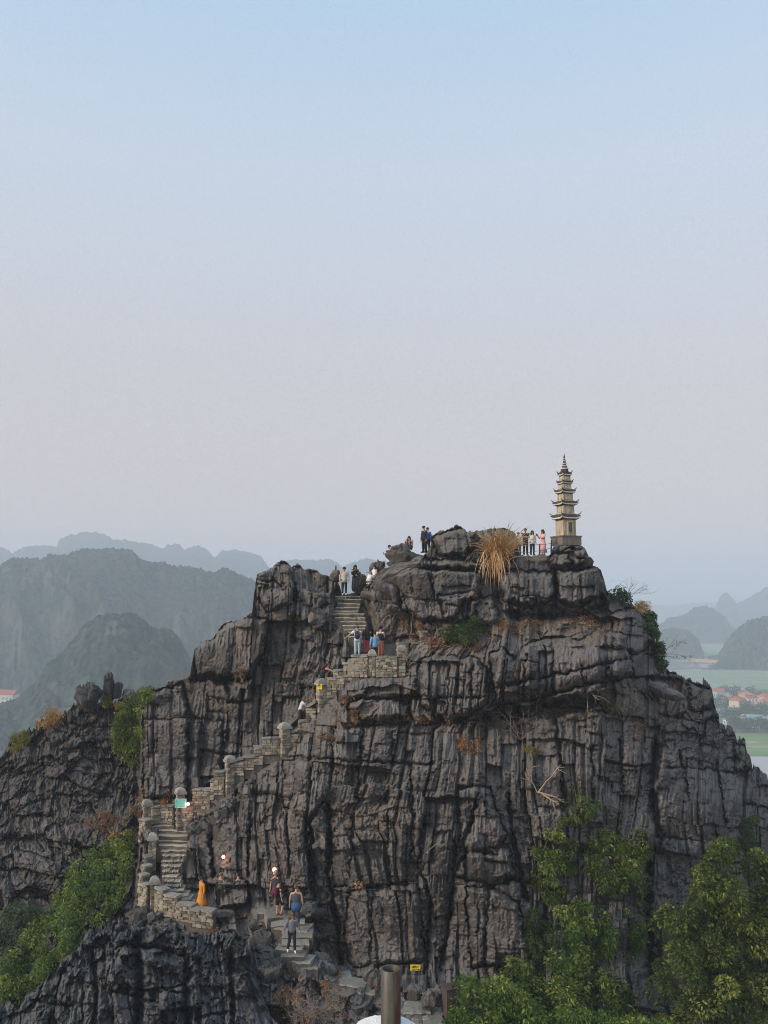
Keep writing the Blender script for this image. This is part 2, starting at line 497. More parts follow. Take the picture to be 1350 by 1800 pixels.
# ------------------------------------------------------------------ the limestone peak
MAIN = [  # (px, py, distance)
 (400,1840,37.0),(450,1840,36.2),(600,1840,35.2),(700,1840,34.6),(800,1840,34.5),(950,1840,35.5),(1100,1840,37),(1250,1840,39),(1400,1840,42),
 (455,1605,42.4),(487,1612,41.4),(520,1642,40.0),(513,1675,38.8),(540,1700,38.3),(620,1735,37.4),(690,1762,36.8),(760,1785,36.2),
 (590,1690,40.2),(660,1720,39.3),(750,1735,38.7),(850,1730,38.7),(950,1730,39),(1080,1740,39.4),(1200,1740,40.8),(1340,1740,43.5),
 (560,1560,41.8),(650,1560,40.8),(750,1560,40.6),(870,1580,40.3),(1000,1580,40.8),(1120,1580,42),(1250,1580,44.5),(1345,1580,47.5),
 (480,1500,43.4),(560,1440,42.8),(680,1430,42.2),(800,1430,41.6),(880,1430,41.5),(1000,1420,42.6),(1120,1420,43.8),(1240,1420,47),(1330,1420,52),
 (560,1330,44.2),(650,1320,43.8),(760,1330,43.2),(860,1340,43.2),(980,1320,43.8),(1100,1320,45.2),(1220,1320,49.5),(1300,1320,54),
 (560,1285,45.0),(650,1275,44.9),(760,1275,45.0),(860,1275,45.6),(980,1265,46.2),(1100,1260,47.4),(1180,1250,50.5),(1250,1250,54.5),
 (600,1225,46.6),(680,1230,46.0),(790,1230,45.8),(900,1200,45.5),(1000,1180,45.6),(1090,1160,47),(1140,1200,50.5),(1200,1205,53.5),
 (640,1195,47.4),(720,1190,47.2),(790,1165,47.0),(880,1140,47.2),(980,1120,47.6),(1070,1110,49.5),(1130,1130,53),(1150,1170,54.5),
 (740,1140,49.0),(800,1118,49.8),(850,1100,50.0),(950,1085,50.5),(1030,1075,51.5),(1090,1075,53),(1140,1095,55),
 (720,1080,50.4),(780,1080,50.8),(850,1060,51.2),(920,1060,51.2),(1010,1060,51.6),
 (720,1010,51.4),(780,1010,51.6),(850,1010,52.2),(930,1010,52.0),(1020,1010,52.8),(1060,1030,54),
 (760,965,53.4),(820,940,54),(890,940,54.6),(935,985,54.6),(1000,965,54.2),(1030,980,55),
 # stairs, parapet and the wall of rock behind them
 (355,1600,43.5),(300,1590,43.9),(262,1600,44.2),(310,1540,45.6),(330,1475,47.0),(300,1455,47.6),(262,1450,47.8),(262,1530,46.2),
 (316,1420,47.6),(345,1410,47.8),(403,1375,48.0),(450,1335,48.2),(500,1305,48.6),(545,1260,48.8),(566,1220,49.0),(600,1190,49.2),
 (365,1440,47.2),(430,1390,46.6),(480,1350,46.4),(530,1300,46.6),(400,1500,45.6),(360,1540,45.2),(430,1560,43.9),(440,1440,45.6),(500,1390,44.8),
 (650,1150,49.3),(700,1150,49.6),(640,1110,50.2),(632,1080,51.3),(612,1047,53.0),(640,1035,53.4),(670,1060,51.8),(690,1100,50.6),
 (270,1300,50.2),(300,1385,49.4),(270,1390,49.6),(400,1290,49.6),(380,1345,49.2),(450,1240,49.9),(500,1190,50.1),(540,1140,50.5),(520,1230,49.8),
 (300,1220,51.4),(360,1170,51.4),(420,1120,51.6),(460,1060,52.0),(500,1010,52.8),(560,1020,52.8),(590,1080,51.6),(565,1120,50.8),(470,1130,51.2),
 (300,1660,41.5),(400,1690,40),
]
SPUR = [
 (-80,1400,60),(0,1335,59.5),(100,1275,59),(150,1225,59),(200,1220,59.5),(240,1230,59),(300,1200,60),
 (200,1350,56.5),(100,1400,55.5),(0,1430,56),(230,1400,55.5),(200,1450,53.5),(100,1480,52.5),(0,1540,51.5),(-80,1500,54),
 (240,1480,51),(230,1550,48.6),(150,1600,47),(0,1690,45.5),(240,1620,45),(100,1750,43),(0,1840,41),(250,1700,42),(400,1700,40.5),(250,1840,38.5),(-80,1780,44),(400,1840,37),
]
SKYLINE = [(-90,1400),(-40,1352),(0,1325),(20,1302),(45,1286),(75,1272),(100,1263),(113,1252),(124,1246),(140,1240),(168,1240),(176,1240),(186,1228),(212,1226),
 (222,1218),(234,1217),(247,1222),(252,1217),(262,1212),(290,1208),(296,1199),(318,1195),(334,1190),(338,1162),(342,1140),(352,1131),(375,1123),
 (388,1102),(400,1093),(425,1088),(443,1078),(447,1040),(452,1008),(470,1004),(480,996),(487,990),(493,987),(498,985),(506,989),(512,997),(518,994),
 (523,990),(530,998),(536,1002),(546,999),(555,1001),(565,1010),(573,1014),(580,1012),(590,1016),(597,1030),(601,1044),(615,1043),(628,1040),(640,1034),(650,1026),
 (664,1020),(680,1012),(700,1000),(722,985),(742,978),(752,968),(757,958),(759,942),(775,934),(795,927),(803,923),(812,927),(820,934),(840,933),(858,931),
 (870,929),(884,929),(896,932),(906,939),(910,954),(913,974),(925,976),(960,977),(967,974),(973,958),(980,953),(1012,953),(1022,958),(1029,966),(1034,976),
 (1037,986),(1042,993),(1050,996),(1056,1002),(1062,1020),(1067,1038),(1080,1049),(1095,1056),(1108,1063),(1120,1069),(1130,1079),(1142,1086),(1149,1100),
 (1151,1122),(1156,1147),(1162,1169),(1180,1177),(1195,1181),(1210,1190),(1217,1198),(1226,1194),(1236,1195),(1246,1208),(1253,1222),(1256,1245),(1262,1260),
 (1275,1273),(1286,1285),(1294,1300),(1310,1309),(1318,1328),(1322,1345),(1336,1358),(1350,1380),(1380,1425),(1440,1500)]

CRACKS = [ # polyline, half width px, depth m
 ([(577,1410),(580,1480),(577,1545),(588,1600),(598,1680),(603,1725)], 4.5, 1.5),
 ([(745,1435),(735,1520),(757,1580),(752,1650),(748,1710)], 2.8, .9),
 ([(800,1480),(796,1550),(786,1640),(775,1705)], 4.0, 1.4),
 ([(577,1556),(640,1559),(700,1552),(728,1548)], 2.2, .6),
 ([(795,1541),(830,1546),(870,1558),(900,1545),(940,1556)], 2.6, .9),
 ([(546,1440),(548,1570)], 4.0, 1.2),
 ([(505,1440),(510,1540)], 2.5, .7),
 ([(1152,1315),(1149,1400),(1160,1490)], 8.0, 2.0),
 ([(975,1262),(985,1330),(990,1425)], 3.0, .9),
 ([(842,1385),(830,1445),(815,1480),(822,1550)], 3.0, .9),
 ([(893,1395),(900,1470),(925,1580)], 3.6, 1.2),
 ([(490,1338),(560,1334),(640,1339),(760,1344)], 2.0, .5),
 ([(586,1285),(584,1335)], 2.4, .8), ([(637,1285),(633,1340),(628,1405)], 2.6, .8), ([(690,1285),(688,1345)], 2.2, .6),
 ([(722,1345),(725,1440),(722,1520)], 2.5, .7), ([(680,1390),(684,1560)], 2.0, .5),
 ([(800,1490),(845,1494),(895,1485)], 1.8, .4),
 ([(1040,1310),(1042,1420)], 2.2, .7), ([(1090,1300),(1096,1410)], 2.2, .6), ([(1150,1470),(1240,1480)], 2.0, .5),
 ([(1195,1320),(1212,1410)], 2.4, .8), ([(1260,1340),(1275,1450)], 2.4, .8), ([(1170,1350),(1250,1352),(1290,1360)], 1.8, .5),
 ([(865,1210),(930,1196),(1000,1182),(1050,1170),(1108,1157)], 2.4, .9),
 ([(862,1242),(930,1232),(1000,1212),(1062,1196),(1112,1190)], 2.6, 1.0),
 ([(970,1120),(972,1215)], 1.8, .5), ([(1066,1110),(1068,1200)], 1.8, .6), ([(1022,1170),(1028,1215)], 1.8, .5), ([(925,1150),(918,1230)], 2.0, .6),
 ([(735,1230),(780,1228),(850,1226)], 2.0, .6), ([(790,1170),(786,1255)], 2.2, .6), ([(830,1160),(826,1260)], 2.2, .6),
 ([(860,1005),(868,1040),(880,1062)], 3.5, 1.0), ([(977,1003),(976,1060)], 3.0, .9),
 ([(758,1000),(762,1045)], 1.5, .3), ([(790,1050),(845,1045)], 1.6, .4), ([(905,1045),(970,1052)], 1.6, .4),
 ([(252,1265),(330,1262),(400,1270)], 1.6, .4), ([(325,1205),(332,1300),(328,1400)], 2.4, .7), ([(392,1270),(390,1350)], 3.0, .8),
 ([(337,1195),(400,1196),(445,1190)], 3.0, 1.0), ([(520,1040),(516,1130)], 3.5, 1.2), ([(575,1060),(540,1100)], 2.5, .7),
 ([(450,1020),(480,1022),(500,1035)], 2.2, .7), ([(485,1000),(478,1040)], 1.8, .5),
 ([(440,1430),(436,1540)], 2.4, .7), ([(370,1470),(375,1540)], 3.0, 1.0), ([(415,1370),(412,1440)], 2.0, .5),
 ([(960,1590),(955,1700)], 3.0, .9), ([(1085,1430),(1080,1560)], 2.6, .8), ([(1140,1500),(1143,1720)], 6.0, 1.6),
 ([(620,1440),(615,1545)], 2.0, .5), ([(655,1560),(650,1690)], 1.8, .4), ([(860,1560),(850,1700)], 2.0, .5),
 ([(1160,1255),(1230,1268),(1262,1264)], 2.2, .7), ([(1205,1203),(1252,1212)], 2.0, .5),
]
BLOCKS = [ # polygon, push m, softness px
 ([(382,1554),(394,1548),(410,1550),(431,1549),(437,1560),(436,1592),(384,1595)], 1.05, 5),
 ([(967,964),(975,956),(1013,954),(1026,962),(1034,972),(1034,990),(968,999)], .75, 5), ([(972,976),(1000,974),(1003,992),(975,994)], .3, 4), ([(1006,962),(1030,968),(1030,982),(1010,980)], .3, 4),
 ([(692,1012),(705,1002),(760,1000),(832,1002),(846,1015),(842,1052),(812,1058),(800,1088),(742,1092),(708,1070)], 1.0, 7),
 ([(770,1048),(835,1040),(842,1052),(832,1088),(786,1094)], .45, 7),
 ([(825,1055),(866,1050),(878,1078),(868,1098),(822,1096)], .7, 7),
 ([(874,1020),(884,1004),(930,1006),(974,1008),(975,1052),(935,1066),(890,1058)], 1.4, 7),
 ([(979,1004),(1015,1002),(1050,996),(1064,1022),(1066,1045),(1010,1066),(980,1055)], 1.4, 7),
 ([(760,945),(800,928),(832,936),(836,960),(815,980),(772,976)], .8, 7),
 ([(745,985),(800,985),(845,990),(842,1000),(750,999)], .7, 5),
 ([(838,935),(900,930),(912,950),(905,985),(850,990)], .4, 9),
 ([(968,975),(1000,966),(1030,968),(1036,985),(1030,1000),(975,1003)], .4, 6),
 ([(862,1150),(880,1138),(905,1160),(930,1130),(985,1120),(1020,1128),(1050,1108),(1096,1116),(1110,1160),(1112,1188),(1064,1198),(1052,1222),(1000,1226),(930,1246),(872,1248)], 1.1, 7),
 ([(735,1165),(760,1152),(840,1158),(858,1180),(856,1236),(820,1262),(772,1262),(740,1240)], .9, 8),
 ([(605,1240),(640,1226),(690,1228),(722,1238),(718,1262),(640,1268)], .9, 9),
 ([(585,1190),(660,1192),(730,1190),(735,1225),(600,1230)], .5, 7),
 ([(340,1135),(375,1125),(395,1098),(442,1085),(470,1090),(462,1150),(440,1190),(345,1188)], .9, 8),
 ([(372,1192),(440,1192),(428,1232),(405,1235),(398,1206),(380,1206)], -.9, 5),
 ([(400,1196),(446,1194),(440,1232),(402,1234)], .7, 6),
 ([(252,1222),(320,1204),(332,1255),(330,1400),(254,1404)], .5, 8),
 ([(450,1008),(490,988),(515,998),(516,1060),(470,1075),(452,1050)], .5, 7),
 ([(500,1330),(585,1335),(575,1400),(545,1440),(500,1420)], .3, 9),
 ([(615,1565),(700,1556),(735,1556),(745,1690),(620,1700),(604,1660)], .35, 9),
 ([(805,1390),(835,1380),(858,1385),(890,1470),(870,1500),(812,1495)], .5, 9),
 ([(818,1500),(895,1490),(905,1540),(860,1552),(800,1540)], .5, 8),
 ([(820,1560),(870,1562),(912,1590),(935,1700),(830,1700)], .45, 10),
 ([(880,1070),(940,1078),(1010,1076),(1066,1056),(1076,1078),(1000,1090),(900,1094)], -1.1, 6),
 ([(872,1252),(940,1240),(1000,1228),(1050,1224),(1062,1240),(980,1262),(880,1266)], -1.3, 6),
 ([(735,1264),(820,1266),(860,1250),(866,1268),(740,1276)], -.8, 5),
 ([(600,1272),(720,1268),(722,1278),(602,1282)], -.7, 5),
 ([(1075,1080),(1110,1066),(1145,1090),(1150,1130),(1120,1150),(1080,1140)], .7, 9),
 ([(1210,1200),(1250,1212),(1256,1245),(1215,1250)], .7, 6),
 ([(1290,1308),(1318,1318),(1322,1352),(1296,1356)], .6, 6),
]
SMOOTH = [(850,1430,50,60,.55),(1180,1400,60,60,.35),(540,1390,45,60,.4),(1060,1620,80,90,.3),(690,1205,60,25,.4),(480,1080,45,70,.35),(770,1040,95,60,.75),(970,1030,110,40,.75),(300,1310,50,95,.75),(680,1640,85,80,.78),(870,1620,85,85,.72),(850,960,70,35,.5),(1060,1170,70,40,.5),(410,1160,45,40,.4)]
FLUTED = [(700,1400,260,130,1.0),(1080,1380,170,110,1.0),(480,1080,80,90,.9),(640,1310,190,40,.8),(940,1210,140,50,.5),(560,1180,60,60,.9),(800,1200,90,60,.8)]
RUBBLE = [(650,1440,70,35,.55),(480,1450,50,40,.4),(990,1095,110,34,1.),(800,1120,80,28,.9),(820,1268,120,14,.8),(1000,1250,90,20,.6),(560,1700,90,60,.8),(1160,1230,90,40,.6),(690,1080,60,40,.5),(640,1250,40,18,.6),(310,1620,60,26,.9)]
CALM = [([(455,1605),(490,1615),(520,1645),(513,1675),(540,1702),(620,1738),(700,1768),(770,1792)],17),([(350,1600),(300,1590),(312,1530),(300,1470),(300,1445),(360,1470)],24),
        ([(257,1440),(316,1430),(403,1380),(450,1340),(500,1300),(560,1240),(600,1195)],8),([(640,1150),(700,1150)],20),([(638,1125),(630,1080),(612,1050),(626,1044)],20),([(400,1600),(350,1612),(260,1570)],12),
        ([(915,977),(960,977)],10)]

def blobs(u, v, L):
    t = np.zeros(u.shape, np.float32)
    for x, y, a, b, k in L: t = np.maximum(t, k * np.exp(-(((u - x) / a) ** 2 + ((v - y) / b) ** 2) ** 2))
    return t

def sky_of(px, table, amp=2.6, seed=5):
    t = np.array(table, float)
    s = np.interp(px, t[:, 0], t[:, 1])
    j = np.abs(perlin(px / 7.0, px * 0 + 3.3, seed)) * 1.2 + 0.7 * np.abs(perlin(px / 3.1, px * 0 + 9.1, seed + 1))
    far = 1 + 1.6 * np.clip(ss(1160, 1180, px) + 1 - ss(225, 240, px), 0, 1)
    b1 = h01(np.floor(px / 13 + .6 * perlin(px / 30, px * 0 + 2.2, seed + 3)).astype(np.int64), np.zeros(len(px), np.int64), seed + 4) - .5
    b2 = h01(np.floor(px / 6.1 + .5 * perlin(px / 17, px * 0 + 4.2, seed + 5)).astype(np.int64), np.zeros(len(px), np.int64), seed + 6) - .5
    return s - amp * far * (j - 0.5) - (far - .75) * (8 * b1 + 2.5 * b2)

def rock_relief(u, v, seed, zs, zf, zr, zc, zl):
    """outward displacement in metres; masks: smooth, fluted, rubble, calm, lapiez (jagged)"""
    wu = 30 * perlin(u / 170, v / 420, seed + 2) + 8 * fbm(u / 110, v / 260, seed, 2) + 1.6 * perlin(u / 24, v / 60, seed + 3) + .7 * perlin(u / 7, v / 16, seed + 4)
    wv = 10 * fbm(u / 130, v / 120, seed + 5, 2) + 2 * perlin(u / 25, v / 22, seed + 6) + 1.0 * perlin(u / 8, v / 9, seed + 7)
    lap = zl; mixj = np.clip(lap + zr * .8, 0, 1); wm = 1 + 1.1 * mixj
    uw = u + wu * wm; vw = v + wv * wm - 0.08 * u
    # strata: at every bedding plane the joints start afresh and the face steps in or out
    band = np.floor((vw + 26 * perlin(u / 150, v / 400, seed + 12) + 6 * perlin(u / 30, v / 90, seed + 13)) / 176 + .37).astype(np.int64)
    xcol = np.floor(u / 210 + .8 * h01(band, band * 0 + 2, seed + 14)).astype(np.int64)
    bh = h01(band, xcol, seed + 15)
    uw = uw + 75 * h01(band, band * 0 + 1, seed + 16) + 16 * (h01(band, xcol, seed + 17) - .5) * (v - 1400) / 200 * .6
    big = 1 - 0.45 * zs; kb = (1 - 0.72 * zs)
    # great blocks, columns, then splinters; each has its own plane
    al, at, ai, apl, apt, adx, ady = colgrid(uw / 82, vw / 170, seed + 10)
    al *= 82; at *= 170
    teeth = np.abs(perlin(uw / 5.5, vw / 60, seed + 21)) + .6 * np.abs(perlin(uw / 2.9, vw / 40, seed + 22))
    d = (bh - .5) * .9 * (1 - .5 * zs) + (ai - .5) * .9 * big + .8 * (rid(ai, 2) - .5) * adx + .35 * (rid(ai, 3) - .5) * ady
    d -= .12 * np.exp(-(al / 7) ** 2) + .75 * np.exp(-(al / 2.1) ** 2) * ss(.5, .9, apl) + .55 * np.exp(-(at / 1.9) ** 2) * ss(.5, .95, apt)
    d -= .55 * ss(.22, .56, -ady + .07 * teeth) * (1 - .5 * zs)
    bl, bt, bi, bpl, bpt, bdx, bdy = colgrid(uw / 32, vw / 104, seed + 20)
    bl *= 32; bt *= 104
    db = (bi - .5) * .62 + .95 * (rid(bi, 4) - .5) * bdx + .25 * (rid(bi, 5) - .5) * bdy
    db -= .08 * np.exp(-(bl / 4) ** 2) + .55 * np.exp(-(bl / 1.9) ** 2) * ss(.45, .9, bpl) + .32 * np.exp(-(bt / 1.6) ** 2) * ss(.6, .95, bpt)
    db -= .50 * ss(.20, .54, -bdy + .16 * teeth)
    je, ji, jp, jdx, jdy = worley((uw + .45 * vw) / 25, (vw - .3 * uw) / 33, seed + 25, 2.0)
    dj = (ji - .5) * .95 - .45 * np.exp(-(je / .06) ** 2) * ss(.3, .7, jp) - .5 * ss(0, .6, -jdy + .12 * teeth) + .9 * (rid(ji, 4) - .5) * jdx
    d += kb * (db * (1 - mixj) + dj * mixj)
    uf = uw + 60 * rid(bi, 6)
    cl, ct, ci, cpl, cpt, cdx, cdy = colgrid(uw / 12.5, vw / 66, seed + 30)
    cl *= 12.5; ct *= 66
    dc = (ci - .5) * .20 + .40 * (rid(ci, 4) - .5) * cdx - .20 * np.exp(-(cl / 1.6) ** 2) * ss(.6, .95, cpl) - .10 * np.exp(-(ct / 1.4) ** 2) * ss(.8, .98, cpt) - .22 * ss(.2, .52, -cdy + .14 * teeth)
    d += dc * kb * .72 * (1 - .35 * zr)
    ke, ki, kp, kdx, kdy = worley((uw + .4 * vw) / 11, (vw - .3 * uw) / 12, seed + 40, 2.0)
    d += ((ki - .5) * .36 + .32 * (rid(ki, 4) - .5) * kdx + .24 * (rid(ki, 5) - .5) * kdy) * np.clip(zr + .8 * lap, .06, 1)
    he, hi, hp, hdx, hdy = worley((u + 2 * perlin(u / 5, v / 7, seed + 9)) / 4.6, v / 8.5, seed + 45, 2.0)
    d += (hi - .5) * .07 + .09 * (rid(hi, 4) - .5) * hdx
    # solution flutes: rounded gutters between sharp ribs
    r1 = np.abs(perlin(uf / 8.0, vw / 150, seed + 50)); r2 = np.abs(perlin(uf / 4.0 + 7, vw / 90, seed + 51))
    top = 0.18 + 0.82 * ss(-.05, .45, -bdy)
    fl = (0.30 + 0.8 * zf) * (1 - .75 * zs) * (1 - .6 * zr)
    rib = 1 - np.clip(r1 * 2.2, 0, 1)
    d += fl * top * (0.22 * rib - 0.09 + 0.08 * (1 - np.clip(r2 * 2.6, 0, 1)))
    d += 0.5 * fbm(u / 150, v / 170, seed + 60, 3) + 0.09 * fbm(u / 30, v / 60, seed + 61, 3)
    d += (0.05 * fbm(u / 6, v / 13, seed + 62, 3) + .035 * perlin(u / 2.6, v / 4.2, seed + 63)) * (1 + .9 * lap + .6 * zr)
    # knife-edged blades where the rock is most dissolved
    bl_ = lap * np.clip(.55 + 1.1 * fbm(u / 55, v / 45, seed + 66, 2), .1, 1.2)
    d += .42 * bl_ * (.5 - np.clip(np.abs(perlin((uw + .5 * vw) / 13, vw / 34, seed + 64)) * 2.0, 0, 1)) + .24 * bl_ * (.5 - np.clip(np.abs(perlin((uw - .3 * vw) / 7, vw / 20, seed + 65)) * 2.0, 0, 1))
    # pits and pockets
    pk = perlin(u / 10, v / 12, seed + 70)
    d -= .16 * ss(.5, .75, pk) * (1 - .5 * zs)
    d *= (1 - 0.8 * zc)
    tint = np.clip(.5 + .8 * (rid(bi, 9) - .5) + .5 * (ai - .5), 0, 1)
    edge = ss(.2, .5, -bdy + .1 * teeth)
    crest = np.clip(rib * fl * 0.8 * top + .55 * edge * (rid(bi, 11)) + .32 * ss(.2, .5, -cdy + .1 * teeth), 0, 1) * .8
    return d, tint, crest

def sheet(name, pxs, table, depth_fn, vbot, rows, relief_fn, mat, amp=2.6, seed=5, back=((.35, .0), (1.0, -.35), (2.5, -2.2), (6, -7), (12, -18), (22, -40))):
    S = sky_of(pxs, table, amp, seed)
    t = np.linspace(0, 1, rows)
    U = np.broadcast_to(pxs[None], (rows, len(pxs))).astype(np.float32)
    V = (vbot + (S[None] - vbot) * t[:, None]).astype(np.float32)
    # base distance on a coarse lattice, then interpolated
    gu = np.linspace(pxs[0], pxs[-1], 260); gv = np.linspace(880, vbot, 240)
    D = depth_fn(U, V, gu, gv)
    d, tint, crest, soil, dark = relief_fn(U, V)
    Z = D - d
    X = Pn(U.astype(float), V.astype(float), Z.astype(float))
    rowsX = [X]
    top = X[-1]
    bk = []
    for k, (dy, dz) in enumerate(back):
        r = top.copy(); n = perlin(pxs / 20, pxs * 0 + k, seed + 80 + k) * min(1.0, dy * .4)
        r[:, 1] += dy; r[:, 2] += dz + n
        r[:, 0] *= 1 + dy / r[:, 1]
        bk.append(r)
    A = np.concatenate([X, np.array(bk)], 0)
    nr, nc = A.shape[:2]
    idx = np.arange(nr * nc).reshape(nr, nc)
    F = np.stack([idx[:-1, :-1], idx[:-1, 1:], idx[1:, 1:], idx[1:, :-1]], -1).reshape(-1, 4)
    pad = lambda a: np.concatenate([a, np.repeat(a[-1:], len(bk), 0)], 0)
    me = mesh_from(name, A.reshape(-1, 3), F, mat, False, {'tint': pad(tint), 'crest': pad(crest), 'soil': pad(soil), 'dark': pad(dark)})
    o = obj(name, me)
    o['kind'] = 'structure'
    def surf(px, py):
        x = (px - pxs[0]) / (pxs[1] - pxs[0]); s = np.interp(px, pxs, S)
        y = (py - vbot) / (s - vbot) * (rows - 1)
        return bilin(Z, np.asarray(x, float), np.asarray(y, float))
    def top_of(px): return np.interp(px, pxs, S)
    return o, surf, top_of

f_main = tps(MAIN); f_spur = tps(SPUR)
def main_depth(U, V, gu, gv):
    GU, GV = np.meshgrid(gu, gv)
    gm = f_main(GU, GV); gs = f_spur(GU, GV)
    x = (U - gu[0]) / (gu[1] - gu[0]); y = (V - gv[0]) / (gv[1] - gv[0])
    xe = 247 + 3 * perlin(V / 25, U * 0 + 1.5, 91) - 12 * ss(1450, 1600, V) - 30 * ss(1600, 1700, V)
    w = ss(-2, 2, U - xe)
    dm = bilin(gm, x, y); ds = bilin(gs, x, y)
    return (dm * w + np.maximum(ds, dm - 3) * (1 - w)).astype(np.float32)

def main_relief(U, V):
    zs = blobs(U, V, SMOOTH); zf = blobs(U, V, FLUTED); zr = blobs(U, V, RUBBLE)
    zc = np.zeros(U.shape, np.float32)
    for pts, w in CALM: zc = np.maximum(zc, 1 - ss(w * .7, w * 1.5, seg_dist(U, V, pts)))
    zl = np.clip((1 - ss(235, 255, U)) + blobs(U, V, [(540, 1650, 70, 90, .9), (1250, 1300, 90, 70, .5), (560, 1170, 60, 60, .4), (330, 1650, 80, 60, .9)]), 0, 1)
    d, tint, crest = rock_relief(U, V, 100, zs, zf, zr, zc, zl)
    wu = U + 4 * perlin(U / 14, V / 14, 201) + 1.5 * perlin(U / 5, V / 5, 202); wv = V + 4 * perlin(U / 14, V / 14, 203) + 1.5 * perlin(U / 5, V / 5, 204)
    vary = .55 + .9 * np.clip(.5 + perlin(U / 30, V / 30, 205), 0, 1)
    for pts, push, soft in BLOCKS:
        xs = [p[0] for p in pts]; ys = [p[1] for p in pts]
        sd = poly_sd(wu, wv, pts)
        d += 1.35 * push * ss(-1.5, soft, sd) - (.5 if push > 0 else 0) * vary * np.exp(-((sd + 1.0) / 1.8) ** 2)
    for pts, w, dep in CRACKS:
        q = seg_dist(wu, wv, pts)
        d -= dep * np.exp(-(q / (.78 * w * vary)) ** 2) * np.clip(vary, .3, 1.1) + .22 * dep * np.exp(-(q / (w * 3.5)) ** 2)
    for pts, w, dep in [([(638,1122),(630,1085),(614,1050)], 20, 1.5), ([(306,1585),(300,1530),(308,1480),(305,1455)], 18, .5), ([(257,1440),(316,1432),(403,1374),(450,1344),(500,1310),(560,1256),(600,1203),(640,1172)], 12, .7)]:
        d -= dep * (1 - ss(w * .8, w * 1.7, seg_dist(U, V, pts)))
    for x, y, a, b, k in [(722,1046,4,10,.9),(905,1053,5,6,.9),(996,1224,7,13,.8),(396,1208,5,18,.9),(424,1206,14,16,.45),(598,1163,9,9,.8),(645,1240,30,8,.4),(660,1478,30,14,.3),(1000,1100,60,24,.45),(930,1120,40,22,.35),(700,1440,40,14,.3),(780,1180,40,18,.3),(1130,1330,30,40,.2)]:
        crest = np.maximum(crest, k * np.exp(-((wu - x) / a) ** 2 - ((wv - y) / b) ** 2) * np.clip(.6 + perlin(U / 5, V / 9, 240), 0, 1))
    soil = np.clip(zr * .95 * ss(-.30, .2, fbm(U / 16, V / 12, 210, 3)) + .35 * ss(.25, .6, fbm(U / 60, V / 40, 215, 3)) * ss(1320, 1230, V), 0, .85)
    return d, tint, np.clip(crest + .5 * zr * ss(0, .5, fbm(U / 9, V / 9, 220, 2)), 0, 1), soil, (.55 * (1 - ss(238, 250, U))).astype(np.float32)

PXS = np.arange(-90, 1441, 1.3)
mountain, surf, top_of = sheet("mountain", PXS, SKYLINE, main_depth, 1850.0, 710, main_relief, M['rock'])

# ------------------------------------------------------------------ the nearer outcrop at the lower left
FRONT_SKY = [(-120,1850),(-40,1800),(0,1782),(30,1768),(60,1745),(100,1708),(135,1672),(160,1640),(175,1625),(195,1628),(215,1622),(240,1632),(262,1628),(285,1636),(300,1630),(325,1648),(350,1642),
  (380,1640),(405,1632),(432,1650),(445,1700),(458,1745),(475,1790),(520,1830),(560,1870)]
FRONT = [(-120,1850,36),(0,1790,36.5),(100,1715,37.4),(200,1635,38.4),(300,1640,38.6),(420,1645,38.2),(470,1750,36.8),(560,1860,34.5),(0,1890,34),(150,1760,35.4),(150,1890,33.4),(300,1720,36.4),(300,1800,34.8),(300,1890,33.4),(420,1740,36.2),(420,1890,33.6),(500,1890,33.6),(-120,1900,35)]
f_front = tps(FRONT)
def front_depth(U, V, gu, gv):
    GU, GV = np.meshgrid(gu, gv)
    g = f_front(GU, GV)
    return bilin(g, (U - gu[0]) / (gu[1] - gu[0]), (V - gv[0]) / (gv[1] - gv[0])).astype(np.float32)
def front_relief(U, V):
    z = np.zeros(U.shape, np.float32)
    low = ss(1680, 1740, V)
    d, tint, crest = rock_relief(U, V, 300, z, .45 + z, z + .15 * (1 - low), z, .85 - .45 * low)
    wu = U + 4 * perlin(U / 14, V / 14, 231); wv = V + 4 * perlin(U / 14, V / 14, 233)
    for pts, w, dep in [([(238,1655),(246,1720),(240,1840)], 7, 1.8), ([(165,1680),(170,1760),(160,1830)], 3.5, 1.0), ([(330,1690),(325,1760),(335,1840)], 6, 1.4), ([(215,1660),(290,1668),(350,1690)], 4, 1.2), ([(60,1760),(130,1770)], 2.5, .6), ([(250,1740),(320,1745)], 2.2, .6), ([(405,1680),(410,1800)], 4, 1.0), ([(345,1790),(400,1780)], 2.5, .6), ([(95,1790),(100,1850)], 3, .8)]:
        d -= dep * np.exp(-(seg_dist(wu, wv, pts) / w) ** 2)
    return d, tint, np.clip(crest * 1.1, 0, 1), z, z
outcrop, fsurf, ftop = sheet("rock_outcrop", np.arange(-120, 561, 1.5), FRONT_SKY, front_depth, 1890.0, 190, front_relief, M['rock_dark'], 3.0, 45,
    back=((.4, -.1), (1.0, -.6), (2.0, -2.0), (3.5, -5), (6, -14)))

# ------------------------------------------------------------------ land far below: ground, fields, river
GZ = -100.0
def gpt(px, py):
    """where the sight line meets the plain"""
    v = P(px, py, 1.0); k = GZ / v.z
    return Vector((v.x * k, v.y * k, GZ))
def flat_poly(name, pix, dz, mat, kind='structure'):
    vs = [gpt(*p) + Vector((0, 0, dz)) for p in pix]
    return tag(obj(name, mesh_from(name, vs, [list(range(len(vs)))], mat)), kind=kind)

